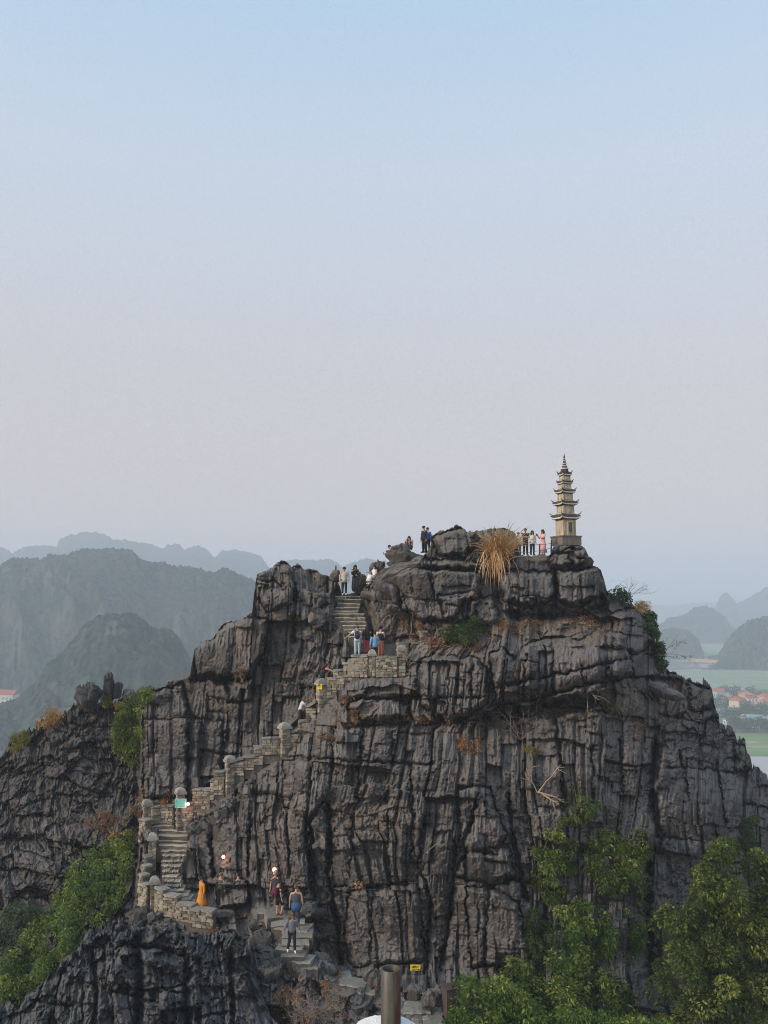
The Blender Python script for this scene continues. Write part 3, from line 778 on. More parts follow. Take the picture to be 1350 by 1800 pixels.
def land_mat():
    m, nt, b = nodes("land")
    c = coords(nt)
    n = noise_tex(nt, 0.006, 5, 0.6, c); n2 = noise_tex(nt, 0.05, 4, 0.7, c)
    col = ramp(nt, n, [(0.35, (0.045, 0.075, 0.035)), (0.5, (0.10, 0.13, 0.05)), (0.62, (0.20, 0.18, 0.11))])
    col = mix(nt, ramp(nt, n2, [(.4, 0.), (.7, .6)]), col, (0.035, 0.055, 0.028))
    nt.links.new(col, b.inputs["Base Color"]); b.inputs["Roughness"].default_value = 1
    return m
def field_mat(name, a, b_, sc=(.01, .08, 1)):
    m, nt, b = nodes(name)
    n = noise_tex(nt, 1.0, 4, 0.6, coords(nt, "Object", sc))
    nt.links.new(ramp(nt, n, [(.35, a), (.65, b_)]), b.inputs["Base Color"]); b.inputs["Roughness"].default_value = 1
    return m
M['land'] = land_mat()
M['field'] = field_mat("rice_field", (0.12, 0.20, 0.055), (0.19, 0.28, 0.08))
M['field_pale'] = field_mat("pale_field", (0.17, 0.24, 0.12), (0.27, 0.32, 0.19))
m, nt, b = nodes("water")
b.inputs["Base Color"].default_value = (0.34, 0.345, 0.34, 1); b.inputs["Roughness"].default_value = 0.12  # pale base colour stands in for the sky mirrored in the river
b.inputs["Specular IOR Level"].default_value = 0.6
bump(nt, b, noise_tex(nt, 0.25, 4, .6, coords(nt, "Object", (.3, 1, 1))), .25, .3)
M['water'] = m
M['earth'] = field_mat("earth_bank", (0.34, 0.20, 0.11), (0.50, 0.32, 0.18), (.05, .05, 1))
M['mud'] = field_mat("bare_soil", (0.30, 0.25, 0.19), (0.42, 0.36, 0.28), (.02, .05, 1))

gv = [(-9000, -600), (9000, -600), (9000, 9500), (-9000, 9500)]
tag(obj("ground", mesh_from("ground", [(x, y, GZ) for x, y in gv], [[0, 1, 2, 3]], M['land'])), kind='structure')
flat_poly("field", [(1130, 1212), (1420, 1212), (1420, 1182), (1230, 1176), (1130, 1180)], .10, M['field_pale'])
flat_poly("field", [(1180, 1329), (1430, 1329), (1430, 1293), (1300, 1288), (1180, 1290)], .10, M['field'])
flat_poly("river", [(1180, 1425), (1430, 1425), (1430, 1331), (1330, 1330), (1180, 1329.5)], .10, M['water'])
flat_poly("river", [(1130, 1177), (1230, 1174), (1420, 1178), (1420, 1168), (1280, 1166), (1200, 1168), (1130, 1170)], .14, M['water'])
flat_poly("field", [(1130, 1150), (1200, 1164), (1420, 1164), (1420, 1140), (1130, 1128)], .18, M['field_pale'])
flat_poly("mud_flat", [(1200, 1304.5), (1322, 1303), (1340, 1305), (1322, 1306.5), (1230, 1306.5)], .2, M['mud'])
flat_poly("mud_flat", [(1300, 1313), (1420, 1309), (1420, 1312), (1330, 1315)], .2, M['mud'])
# earth dyke along the far water
a = gpt(1212, 1163); b_ = gpt(1420, 1174)
mb = MB(); n = 40; prof = [(-7, 0), (-3, 5), (3, 5), (7, 0)]
rows_ = []
for i in range(n + 1):
    p = a.lerp(b_, i / n) + Vector((0, 8 * math.sin(i * .5), 0))
    rows_.append([p + Vector((0, y, z + (random.uniform(-.4, .4) if z else 0))) for y, z in prof])
vs = [p for r in rows_ for p in r]
fs = [[i * 4 + k, (i + 1) * 4 + k, (i + 1) * 4 + k + 1, i * 4 + k + 1] for i in range(n) for k in range(3)]
tag(obj("dyke", mesh_from("dyke", vs, fs, M['earth'])), kind='structure')

# ------------------------------------------------------------------ karst hills
def hill_mat(name, g0, g1, cliff, brown):
    m, nt, b = nodes(name)
    c = coords(nt)
    n = noise_tex(nt, 0.020, 6, 0.65, c); n2 = noise_tex(nt, 0.16, 5, 0.8, c); n3 = noise_tex(nt, 0.012, 4, 0.6, c)
    st = noise_tex(nt, 0.05, 4, 0.7, coords(nt, "Object", (1, 1, .25)))
    geo = nt.nodes.new("ShaderNodeNewGeometry"); sx = nt.nodes.new("ShaderNodeSeparateXYZ")
    nt.links.new(geo.outputs["Normal"], sx.inputs[0])
    col = ramp(nt, n2, [(.40, g0), (.62, g1)])
    col = mix(nt, ramp(nt, n3, [(.50, 0.), (.68, .45)]), col, brown)
    steep = ramp(nt, sx.outputs[2], [(.30, .45), (.6, 0.)])
    k = nt.nodes.new("ShaderNodeMath"); k.operation = 'MULTIPLY'
    nt.links.new(steep, k.inputs[0]); nt.links.new(ramp(nt, st, [(.45, 0.), (.6, 1.)]), k.inputs[1])
    col = mix(nt, k.outputs[0], col, cliff)
    nt.links.new(col, b.inputs["Base Color"]); b.inputs["Roughness"].default_value = 1; b.inputs["Specular IOR Level"].default_value = 0
    return m
M['hill'] = hill_mat("wooded_karst", (0.001, 0.006, 0.009), (0.046, 0.084, 0.048), (0.18, 0.165, 0.155), (0.065, 0.052, 0.042))

def hill(name, pts, d, depth, nx, ny, seed, tree=4.2, rough=1.35):
    t = np.array(pts, float)
    px = np.linspace(t[0, 0], t[-1, 0], nx)
    py = np.interp(px, t[:, 0], t[:, 1]) + 1.2 * perlin(px / 9, px * 0, seed) + .6 * perlin(px / 3, px * 0, seed + 1)
    W = Pn(px, py, d)
    x = W[:, 0]; zt = W[:, 2] - GZ
    tt = np.concatenate([np.linspace(-1, 0, int(ny * .72), endpoint=False), np.linspace(0, 1, int(ny * .28))])
    T, X = np.meshgrid(tt, x, indexing='ij')
    H = np.broadcast_to(zt[None], T.shape)
    s = np.clip(1 - np.abs(T) ** 1.5, 0, 1) ** .9
    Y = d + T * depth
    e = 1 - np.abs(T) ** 8
    k = np.clip(H / 150, .15, 1.3)
    n = fbm(X / 120, Y / 120, seed + 2, 5, .55) * 26 * k * rough + (1 - 2 * np.abs(perlin(X / 70 + .4 * perlin(Y / 90, X / 90, seed), Y / 160, seed + 3))) * 14 * k * rough
    n2 = tree * (1 - 2 * np.abs(perlin(X / 9, Y / 9, seed + 4))) + tree * .7 * perlin(X / 4, Y / 4, seed + 5)
    Z = GZ - 2 + H * s + (n * np.clip(np.abs(T) * 3, 0, 1) * np.clip((1 - np.abs(T)) * 4, 0, 1)) + n2 * (s > .02)
    Yd = Y + 10 * perlin(X / 50, Z / 40, seed + 7) * np.clip((1 - np.abs(T)) * 3, 0, 1)
    V = np.stack([X * (Yd / d), Yd, Z], -1)
    nr, nc = T.shape
    idx = np.arange(nr * nc).reshape(nr, nc)
    F = np.stack([idx[:-1, :-1], idx[:-1, 1:], idx[1:, 1:], idx[1:, :-1]], -1).reshape(-1, 4)
    return tag(obj(name, mesh_from(name, V.reshape(-1, 3), F, M['hill'], True)), kind='structure')

hill("hill", [(-320,1220),(-200,1120),(-90,1050),(-30,1018),(0,1003),(18,986),(45,982),(70,985),(88,977),(120,978),(140,973),(160,970),(200,971),(225,976),(250,988),(275,997),(300,1008),(320,1002),(345,1006),(370,1012),(405,1008),(430,1015),(450,1024),(500,1060),(560,1110),(640,1180)], 1050, 190, 420, 200, 401)
hill("hill", [(-330,1330),(-220,1295),(-100,1270),(0,1248),(30,1235),(60,1205),(85,1170),(110,1150),(132,1120),(150,1097),(175,1085),(200,1080),(222,1078),(240,1083),(258,1098),(272,1108),(300,1112),(318,1130),(335,1165),(360,1215),(420,1290),(460,1330)], 640, 130, 360, 200, 431, 3.2)
hill("hill", [(-900,1030),(-600,985),(-420,960),(-260,990),(-140,985),(-60,972),(0,966),(12,968),(22,974),(35,966),(60,961),(85,960),(100,962),(104,950),(120,943),(150,937),(168,936),(185,943),(200,951),(230,954),(265,957),(285,966),(296,958),(315,957),(325,968),(335,962),(350,960),(362,966),(378,981),(390,969),(410,967),(440,972),(460,979),(470,996),(478,1004),(495,990),(520,985),(560,986),(580,984),(592,990),(602,1000),(615,990),(640,985),(680,988),(720,1005),(800,1030)], 2500, 420, 460, 60, 461, 6, .8)
hill("hill", [(1235,1180),(1262,1164),(1272,1140),(1285,1118),(1300,1104),(1320,1094),(1345,1086),(1380,1080),(1440,1078),(1500,1095),(1600,1150)], 1330, 130, 300, 130, 491, 4.5, 2.0)
hill("hill", [(1120,1120),(1150,1104),(1172,1092),(1195,1084),(1215,1076),(1235,1068),(1252,1072),(1268,1082),(1285,1104),(1300,1112)], 2050, 150, 240, 90, 521, 5, 2.2)
hill("hill", [(1090,1130),(1130,1122),(1158,1113),(1180,1106),(1205,1108),(1222,1118),(1232,1134),(1238,1160)], 1480, 90, 220, 90, 551, 4.5, 2.0)
hill("hill", [(1180,1088),(1240,1078),(1258,1070),(1266,1052),(1276,1045),(1286,1052),(1296,1062),(1320,1050),(1345,1036),(1385,1024),(1450,1018),(1560,1040),(1700,1075)], 3000, 260, 260, 70, 581, 6, 1.4)
hill("hill", [(1000,1075),(1080,1064),(1130,1060),(1180,1066),(1230,1058),(1290,1062),(1360,1050),(1500,1056)], 4600, 260, 160, 40, 611, 3, .5)

# ------------------------------------------------------------------ haze
m = bpy.data.materials.new("haze"); m.use_nodes = True
nt = m.node_tree; nt.nodes.clear()
o_ = nt.nodes.new("ShaderNodeOutputMaterial"); pv = nt.nodes.new("ShaderNodeVolumePrincipled")
pv.inputs["Color"].default_value = (0.81, 0.89, 1.0, 1)
pv.inputs["Density"].default_value = 0.00053
pv.inputs["Anisotropy"].default_value = 0.0
nt.links.new(pv.outputs[0], o_.inputs["Volume"])
mb = MB(); mb.box((0, 4450, 56), (18200, 10300, 314))
tag(mb.build("haze", m), kind='stuff')

# ------------------------------------------------------------------ loose rocks
def n3(p, f, s):
    x, y, z = p[:, 0] * f, p[:, 1] * f, p[:, 2] * f
    return (perlin(x + 3.1, y + z * .37, s) + perlin(y + 1.7, z + x * .31, s + 1) + perlin(z + 5.3, x + y * .41, s + 2)) / 1.7

def rock_mesh(name, size, seed, boxy=.55, spiky=0.0, mat=None, nu=110, nv=84, amp=1.0, facets=True, light=0.):
    sx, sy, sz = [c / 2 for c in size]
    u = np.linspace(-math.pi, math.pi, nu, endpoint=False); v = np.linspace(-math.pi / 2, math.pi / 2, nv)
    Vv, Uu = np.meshgrid(v, u, indexing='ij')
    pw = lambda t, e: np.sign(t) * np.abs(t) ** e
    X = np.stack([pw(np.cos(Vv), boxy) * pw(np.cos(Uu), boxy), pw(np.cos(Vv), boxy) * pw(np.sin(Uu), boxy), pw(np.sin(Vv), boxy)], -1).reshape(-1, 3)
    s = np.array([sx, sy, sz]); m = s.mean()
    # an irregular many-sided solid: the nearest of some random planes in every direction
    rs = np.random.default_rng(seed * 7 + 1); nf = 15
    pn = rs.normal(size=(nf, 3)); pn /= np.linalg.norm(pn, axis=1, keepdims=True); pr_ = rs.uniform(.72, 1.0, nf)
    dr = X / np.linalg.norm(X, axis=1, keepdims=True)
    dt = dr @ pn.T
    poly = np.min(np.where(dt > .08, pr_ / np.maximum(dt, .08), 9), axis=1)
    lim = np.linalg.norm(X, axis=1)
    if facets: X = dr * (np.minimum(poly, lim) * .85 + lim * .15 if boxy < .9 else np.minimum(poly, 1.15) * .5 + lim * .5)[:, None]
    p = X * s * 1.12
    q = p / m
    th = np.arctan2(X[:, 0], -X[:, 1] + 1e-9)
    uu = (th * max(.25, (sx + sy) / 2) * 30 + seed * 137.0).astype(np.float32); vv = (-p[:, 2] * 30 + 1400 + seed * 91.0).astype(np.float32)
    o_ = np.zeros(len(p), np.float32)
    if amp > .5:
        dd, tn_, cr_ = rock_relief(uu, vv, 500 + seed, o_ + .1, o_ + .35, o_ + .15, o_, o_ + .35)
        k = 1 + .10 * n3(q, .9, seed) + np.clip(dd * (.42 if facets else .24) / m, -.30, .30)
    else:
        tn_ = o_ + .5; cr_ = o_; k = 1 + .05 * n3(q, 1.4, seed) + .012 * n3(q, 7, seed + 3)
    p = p * k[:, None]
    if spiky:
        t = np.clip(X[:, 2], 0, 1)
        p[:, 2] += spiky * t * (1 - 2.2 * np.abs(perlin(q[:, 0] * 2.6 + seed, q[:, 1] * 2.6, seed + 15))) * sz
    idx = np.arange(nu * nv).reshape(nv, nu); nx = np.roll(idx, -1, 1)
    F = np.stack([idx[:-1], nx[:-1], nx[1:], idx[1:]], -1).reshape(-1, 4)
    n = len(p)
    return mesh_from(name, p, F, mat or M['rock'], True, {'tint': tn_, 'crest': np.clip(cr_ + light, 0, 1), 'soil': o_, 'dark': o_})

def boulder(px, py, d, wpx, hpx, dep, label, seed, boxy=.6, spiky=0., rot=(0, 0, 0), name="boulder", cat="boulder", mat=None, group=None, facets=True, light=0.):
    k = d / FPX
    me = rock_mesh(name, (wpx * k, dep, hpx * k), seed, boxy, spiky, mat, facets=facets, light=light)
    return tag(obj(name, me, None, P(px, py, d), rot), label, cat, group)

boulder(716, 985, 53.2, 66, 46, 1.8, "large dark boulder with a hollow face that a crouching person sits on", 11, .55, 0, (0, .05, .2))
boulder(699, 1021, 52.0, 84, 44, 1.5, "smooth dark slab leaning diagonally under the big hollow boulder", 12, .6, 0, (.1, -.62, .1), "leaning_slab")
boulder(663, 1001, 53.6, 36, 28, 1.0, "spiky topped dark rock behind the seated woman in white", 13, .7, .35, (0, .1, .3))
boulder(652, 1048, 51.8, 44, 20, 1.6, "flat topped grey slab jutting out beside the upper stairs", 14, .4, 0, (0, .12, -.1), "rock_slab")
boulder(589, 1013, 53.2, 24, 28, 1.0, "rounded pitted rock left of the man in the beige hoodie", 15, .75, .1)
boulder(634, 1027, 53.9, 22, 26, 1.0, "pointed grey rock behind the woman in the long grey trousers", 16, .8, .25)
boulder(149, 1226, 58.2, 46, 44, 1.6, "broad blocky pinnacle on the left ridge, wider of the two", 17, .5, .25, (0, .08, .2), "rock_pinnacle", "rock pinnacle", M['rock_dark'])
boulder(191, 1210, 59.2, 17, 48, .8, "slender upright pinnacle on the left ridge", 18, .45, .3, (0, -.04, 0), "rock_pinnacle", "rock pinnacle", M['rock_dark'], None, False)
boulder(206, 1216, 59.4, 17, 30, .8, "short rounded stub of rock beside the slender pinnacle", 19, .5, .3, (0, .1, .5), "rock_pinnacle", "rock pinnacle", M['rock_dark'], None, False)
boulder(228, 1225, 59.6, 22, 18, .8, "low dark rock at the top of the ivy on the left ridge", 20, .8, .2)
boulder(1172, 1217, 50.3, 52, 20, 1.4, "smooth pale elongated boulder lying on the right flank", 21, .8, 0, (0, .42, .1), facets=False, light=.55)
boulder(1028, 988, 54.3, 20, 14, 1.0, "small ledge of rock jutting out right below the pagoda", 25, .6, 0)
boulder(682, 1045, 50.9, 34, 36, 1.1, "jagged grey rock wedged below the leaning slab", 26, .65, .2)
boulder(668, 1070, 51.2, 34, 26, 1.0, "dark rounded rock right of the upper stairs", 27, .7, .1)
boulder(689, 1070, 50.0, 28, 24, .9, "dark round rock at the foot of the big summit block", 28, .75, .0)
boulder(555, 1085, 51.0, 38, 40, 1.4, "big angular block left of the upper stairs", 29, .5, .0, (0, .3, .3))
boulder(648, 1704, 37.8, 22, 24, .7, "grey stone standing beside the lower path left of the steel pipe", 31, .6, .2) if False else None
boulder(658, 1722, 37.4, 30, 32, .9, "grey stone standing at the foot of the cliff left of the steel pipe", 31, .6, .2)
boulder(752, 1762, 36.7, 30, 38, .9, "angular grey boulder beside the end of the path right of the pipe", 32, .55, .1)
boulder(775, 1752, 37.3, 30, 40, .9, "dark upright boulder between the angular boulder and the brown box", 33, .6, .1)
boulder(728, 1742, 37.6, 20, 16, .7, "small dark stone at the foot of the cliff below the yellow sign", 34, .7, 0)
PATH_LABELS = ['rough rock left of the walking woman in grey', 'jagged rock below the walking woman, right of the path', 'dark rock on the left of the path above the brush', 'pitted rock at the left edge of the path above the dry twigs', 'small rock between the two bends of the lower path', 'rock right of the man with the blue jacket round his waist', 'wide low rock left of the steel pipe, in front of the path', 'dark rock just behind the top of the steel pipe, lowest of the row', 'rock under the bend of the path amid the dry brush', 'low rock in the tangle of brown brush at the bottom', 'rock at the left end of the path beside the low parapet', 'small rock against the cliff right of the man in navy']
for i, (x, y, w, h) in enumerate([(545, 1660, 36, 40), (560, 1700, 44, 34), (470, 1660, 40, 46), (480, 1706, 46, 38), (600, 1716, 26, 26), (568, 1640, 34, 40), (640, 1765, 44, 30), (676, 1785, 40, 28), (590, 1760, 46, 36), (530, 1745, 44, 30), (452, 1625, 36, 28), (545, 1600, 26, 30)]):
    o = boulder(x, y, float(surf(x, y)) + .15, w * .85, h * .8, 1.1, PATH_LABELS[i], 50 + i, .6, .2, (0, 0, i), "path_rock", "rock", M['rock_dark'], "rough rocks lining the lower path")

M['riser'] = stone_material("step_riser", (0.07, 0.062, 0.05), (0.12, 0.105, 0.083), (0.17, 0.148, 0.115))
# ------------------------------------------------------------------ steps
def step_mesh(w, dep, h, seed):
    rs = np.random.default_rng(seed); n = 7
    vs = []; fs = []
    for i in range(n + 1):
        x = -w / 2 + w * i / n
        fj = rs.uniform(-.05, .05); zj = rs.uniform(-.025, .02)
        vs += [(x, -dep / 2 + fj + .03, -h), (x, -dep / 2 + fj, -.05 + zj), (x, -dep / 2 + fj + .05, zj), (x, dep / 2, .0 + zj * .4), (x, dep / 2, -h)]
    for i in range(n):
        for k in range(4):
            a = i * 5 + k; fs.append([a, a + 5, a + 6, a + 1])
    fs.append([0, 1, 2, 3, 4]); fs.append([n * 5 + k for k in (4, 3, 2, 1, 0)])
    me = mesh_from("step", vs, fs, M['step'])
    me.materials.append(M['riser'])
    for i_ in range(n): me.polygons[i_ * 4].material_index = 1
    return me

def flight(label, steps, group=None):
    """steps: (px left, px right, py, distance) from the bottom up"""
    l, r, y, d = steps[0]
    root = empty("stone_stairs", P((l + r) / 2, y, d), label, "stairs", group)
    base = root.location
    for i, (l, r, y, d) in enumerate(steps):
        a, b = P(l, y, d), P(r, y, d)
        cuts = [0] + sorted(random.uniform(.2, .8) for _ in range(random.choice((0, 1, 1)))) + [1]
        for u0, u1 in zip(cuts[:-1], cuts[1:]):
            if u1 - u0 < .08: continue
            me = step_mesh((b - a).length * (u1 - u0), .75, .9, 900 + i * 7 + int(l + u0 * 50))
            obj("step", me, root, a.lerp(b, (u0 + u1) / 2) + Vector((0, .30 + random.uniform(-.06, .06), random.uniform(-.03, .02))) - base, (random.uniform(-.04, .04), random.uniform(-.05, .05), random.uniform(-.12, .12)))
    return root

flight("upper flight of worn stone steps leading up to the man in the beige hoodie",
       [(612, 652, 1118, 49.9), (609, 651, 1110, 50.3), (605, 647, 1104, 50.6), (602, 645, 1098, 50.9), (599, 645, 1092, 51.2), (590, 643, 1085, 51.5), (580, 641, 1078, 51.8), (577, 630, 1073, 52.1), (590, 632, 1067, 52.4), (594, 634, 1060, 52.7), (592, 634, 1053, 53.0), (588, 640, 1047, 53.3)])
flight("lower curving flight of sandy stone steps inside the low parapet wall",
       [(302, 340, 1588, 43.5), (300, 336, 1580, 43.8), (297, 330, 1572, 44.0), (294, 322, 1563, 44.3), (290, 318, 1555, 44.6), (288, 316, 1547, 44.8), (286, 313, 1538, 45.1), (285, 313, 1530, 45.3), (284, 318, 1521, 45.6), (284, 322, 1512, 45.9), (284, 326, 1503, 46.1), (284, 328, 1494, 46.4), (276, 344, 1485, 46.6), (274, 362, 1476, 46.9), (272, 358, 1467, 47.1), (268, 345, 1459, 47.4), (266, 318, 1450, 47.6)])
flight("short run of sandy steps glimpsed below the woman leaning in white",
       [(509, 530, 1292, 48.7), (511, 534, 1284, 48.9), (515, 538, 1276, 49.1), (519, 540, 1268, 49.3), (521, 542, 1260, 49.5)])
# flat stones of the path at the bottom
pr = empty("stone_path", P(520, 1650, 39.8), "rough pale stepping stone path winding down past the walkers at the foot of the cliff", "path")
for i, (x, y, w, dep) in enumerate([(470, 1604, 40, .9), (490, 1611, 50, .9), (505, 1622, 62, .9), (515, 1633, 64, .9), (522, 1645, 56, .9), (518, 1657, 50, .9), (510, 1668, 50, .9), (516, 1680, 44, .8), (530, 1690, 42, .8), (540, 1700, 46, .8), (560, 1712, 36, .8), (598, 1722, 40, .9), (622, 1732, 48, .9), (640, 1744, 44, .9), (690, 1758, 36, .9), (712, 1766, 34, .9), (725, 1778, 60, 1.0), (745, 1790, 70, 1.2), (735, 1802, 90, 1.2)]):
    d = float(surf(x, y)) - .12
    me = step_mesh(w * d / FPX * .92, dep, .5, 1200 + i); me.materials[0] = M['path']; me.name = "slab"
    obj("slab", me, pr, P(x, y, d) + Vector((0, dep * .35, .02)) - pr.location, (random.uniform(-.06, .06), random.uniform(-.08, .08), random.uniform(-.3, .3)))

# ------------------------------------------------------------------ masonry
def stone_variant(seed):
    rs = np.random.default_rng(seed)
    b = bmesh.new(); bmesh.ops.create_cube(b, size=1.0)
    bmesh.ops.bevel(b, geom=b.edges[:], offset=.09, segments=1, affect='EDGES')
    for v in b.verts: v.co += Vector(rs.uniform(-.10, .10, 3))
    me = bpy.data.meshes.new("stone"); b.to_mesh(me); b.free()
    me.materials.append(M['masonry']); return me
STONES = [stone_variant(i) for i in range(8)]
CAPS = []
for i in range(5):
    me = stone_variant(40 + i); me.name = "capstone"; me.materials[0] = M['cap']; CAPS.append(me)

def lay_stones(root, a, b, zb, ztop, thick, along=.34, course=.17):
    """courses of separate stones on the faces of a straight wall from a to b; all in world space"""
    base = root.location
    t = Vector((b.x - a.x, b.y - a.y, 0)); L = t.length; t.normalize(); n = Vector((t.y, -t.x, 0))
    if n.y > 0: n = -n
    ang = math.atan2(t.y, t.x)
    z = zb; row = 0
    while z < ztop - .03:
        h = min(course * random.uniform(.75, 1.3), ztop - z)
        x = -random.uniform(0, .12)
        while x < L:
            w = along * random.uniform(.6, 1.4); x1 = min(x + w, L); x0 = max(x, 0)
            if x1 - x0 > .05:
                c = a + t * ((x0 + x1) / 2); out = random.uniform(-.035, .045)
                obj("stone", STONES[random.randrange(8)], root, Vector((c.x, c.y, z + h / 2)) + n * (thick / 2 - .06 + out) - base,
                    (random.uniform(-.07, .07), random.uniform(-.06, .06), ang + random.uniform(-.06, .06)), (x1 - x0 - .01, .2, h - .008))
            x += w
        z += h; row += 1

def wall(label, segs, thick=.36, group=None, course=.14, along=.28, cap=True):
    """segs: ((px, py, d), (px, py, d), bottom py) - the top edge of each level or sloping piece"""
    p0 = P(segs[0][0][0], segs[0][2], segs[0][0][2])
    root = empty("parapet_wall", p0, label, "wall", group)
    core = MB()
    for A, B, yb in segs:
        a, b = P(*A), P(*B)
        za = P(A[0], yb, A[2]).z
        t = (b - a); L = math.hypot(t.x, t.y)
        ztop = min(a.z, b.z) - .02
        ang = math.atan2(t.y, t.x)
        rot = Matrix.Rotation(ang, 3, 'Z')
        c = (a + b) / 2
        core.box(Vector((c.x, c.y, (za - .5 + ztop) / 2)) - p0, (L, thick - .12, ztop - za + .5), rot)
        lay_stones(root, a, b, za, ztop, thick, along, course)
        if cap:
            n = max(1, round(L / .55)); tilt = math.atan2(t.z, L)
            for k in range(n):
                q = a.lerp(b, (k + .5) / n)
                obj("capstone", CAPS[random.randrange(5)], root, q - p0 + Vector((0, 0, .03)), (random.uniform(-.03, .03), -tilt + random.uniform(-.03, .03), ang + random.uniform(-.04, .04)), (L / n + .03, thick + .12, .12))
    core.build("mortar_core", M['mortar'], root)
    return root

def pillar(label, px, ytop, ybot, wpx, d, rz=.5, dome=True):
    k = d / FPX; w = wpx * k / 1.3
    top, bot = P(px, ytop, d), P(px, ybot, d)
    root = empty("stone_pillar", bot, label, "pillar", "stone pillars of the stair parapet", rz)
    H = top.z - bot.z; capH = .42 if dome else .12
    hs = H - capH
    mb = MB(); mb.box((0, 0, (hs - .6) / 2), (w - .10, w - .10, hs + .6)); mb.build("mortar_core", M['mortar'], root)
    z = 0; r = 0
    while z < hs - .02:
        h = min(random.uniform(.12, .2), hs - z); s = random.uniform(-.12, .12) * w
        for sx in (-1, 1):
            for sy in (-1, 1):
                cut = s if r % 2 else -s
                x0, x1 = (-w / 2, cut) if sx < 0 else (cut, w / 2)
                y0, y1 = (-w / 2, -cut) if sy < 0 else (-cut, w / 2)
                obj("stone", STONES[random.randrange(8)], root, ((x0 + x1) / 2 * 1.01, (y0 + y1) / 2 * 1.01, z + h / 2), (0, 0, random.uniform(-.02, .02)), (x1 - x0 - .012, y1 - y0 - .012, h - .012))
        z += h; r += 1
    cs = MB(); cs.box((0, 0, hs + .05), (w + .16, w + .16, .10), None, .01); cs.build("cap_slab", M['cap'], root)
    if dome:
        dm = MB()
        pr_ = [(.74, .10), (.72, .15), (.60, .24), (.40, .31), (.12, .36)]
        dm.lathe([(q * (w + .06), hs + z_) for q, z_ in pr_], 4, rot0=math.pi / 4)
        dm.build("cap_stone", M['cap'], root)
    return root

pillar("round capped stone pillar at the far left bend of the stairs", 257, 1402, 1470, 16, 47.7)
pillar("stone pillar carrying the turquoise sign", 316, 1381, 1452, 17, 47.5)
pillar("stone pillar halfway up the diagonal parapet, against the dark cliff", 403, 1325, 1396, 18, 47.6)
pillar("tall stone pillar just below the woman in the white T-shirt", 500, 1267, 1330, 20, 48.0)
pillar("stone pillar with the yellow sign on its face", 565, 1190, 1252, 20, 48.5, .45)
pillar("low pyramid capped pillar in the middle of the platform wall", 654, 1139, 1188, 14, 48.2, .1)
pillar("pyramid capped pillar at the right end of the platform wall", 706, 1131, 1188, 16, 48.2, .15)
pillar("small stone stub pillar behind the platform among rusty leaves", 743, 1108, 1140, 12, 49.3, .3, False)
pillar("pillar at the outer left edge of the lower stairs", 267, 1461, 1530, 17, 46.6, .3)
pillar("squat capped pillar at the foot of the lower stairs", 271, 1537, 1600, 17, 44.2, .3)

wall("curved parapet between the left bend pillar and the turquoise sign pillar, with two small openings", [((264, 1420, 47.7), (280, 1417, 48.0), 1448), ((280, 1417, 48.0), (296, 1416, 48.0), 1446), ((296, 1416, 48.0), (309, 1417, 47.7), 1446)])
wall("parapet beside the turquoise sign stepping up to the next pillar", [((323, 1414, 47.6), (341, 1412, 47.6), 1450), ((340, 1389, 47.7), (371, 1388, 47.7), 1432), ((371, 1373, 47.7), (378, 1372, 47.7), 1410), ((377, 1358, 47.7), (396, 1357, 47.7), 1396)])
wall("parapet climbing in steps between the middle pillars of the diagonal stairs", [((411, 1337, 47.8), (430, 1333, 47.8), 1362), ((430, 1331, 47.9), (448, 1330, 47.9), 1352), ((446, 1314, 47.9), (462, 1313, 48.0), 1344), ((461, 1299, 48.0), (492, 1298, 48.1), 1326)])
wall("parapet below the woman leaning in the white T-shirt", [((508, 1288, 48.2), (526, 1283, 48.2), 1318), ((524, 1269, 48.3), (542, 1267, 48.4), 1300), ((538, 1243, 48.5), (556, 1233, 48.5), 1285)])
wall("parapet stepping up from the yellow sign pillar to the platform", [((575, 1193, 48.5), (592, 1194, 48.5), 1226), ((586, 1180, 48.5), (606, 1178, 48.5), 1212), ((604, 1167, 48.4), (621, 1166, 48.4), 1196), ((619, 1154, 48.3), (647, 1153, 48.2), 1190)])
wall("platform wall of beige stone in front of the man in the blue shirt", [((661, 1156, 48.15), (698, 1156, 48.15), 1190)])
wall("short rail wall behind the right end of the platform", [((697, 1132, 49.0), (716, 1131, 49.2), 1160), ((722, 1133, 49.3), (740, 1129, 49.5), 1152)])
wall("crumbling parapet along the outer left edge of the lower stairs", [((250, 1440, 47.5), (262, 1443, 47.2), 1478), ((259, 1503, 46.2), (264, 1509, 46.0), 1540), ((255, 1521, 45.6), (261, 1524, 45.4), 1556), ((250, 1537, 45.1), (257, 1540, 44.9), 1570), ((249, 1554, 44.8), (264, 1557, 44.4), 1592)])
wall("low curved parapet in front of the person in the orange robe", [((277, 1559, 44.1), (293, 1566, 43.8), 1600), ((292, 1573, 43.7), (316, 1576, 43.4), 1608), ((313, 1588, 43.2), (342, 1592, 42.9), 1616), ((337, 1597, 42.8), (378, 1602, 42.4), 1626)])
# platform paving behind the platform wall
mb = MB(); c = P(662, 1158, 48.9); mb.box((0, 0, -.45), (3.2, 1.6, .9), None, .03)
tag(mb.build("stair_platform", M['step'], None, loc=c), "stone landing behind the platform wall where four people stand", "platform")
mb = MB(); c = P(936, 979, 54.9); mb.box((0, 0, -.3), (2.4, 1.3, .5), None, .05)
tag(mb.build("summit_platform", M['mortar'], None, loc=c), "flat stone terrace on the summit left of the pagoda", "platform")
mb = MB(); mb.box((0, 0, 0), (.95, .5, .09), None, .01)
tag(mb.build("stone_ledge", M['cap'], None, loc=P(948, 985, 54.2)), "thin pale slab sticking out under the summit terrace", "ledge")
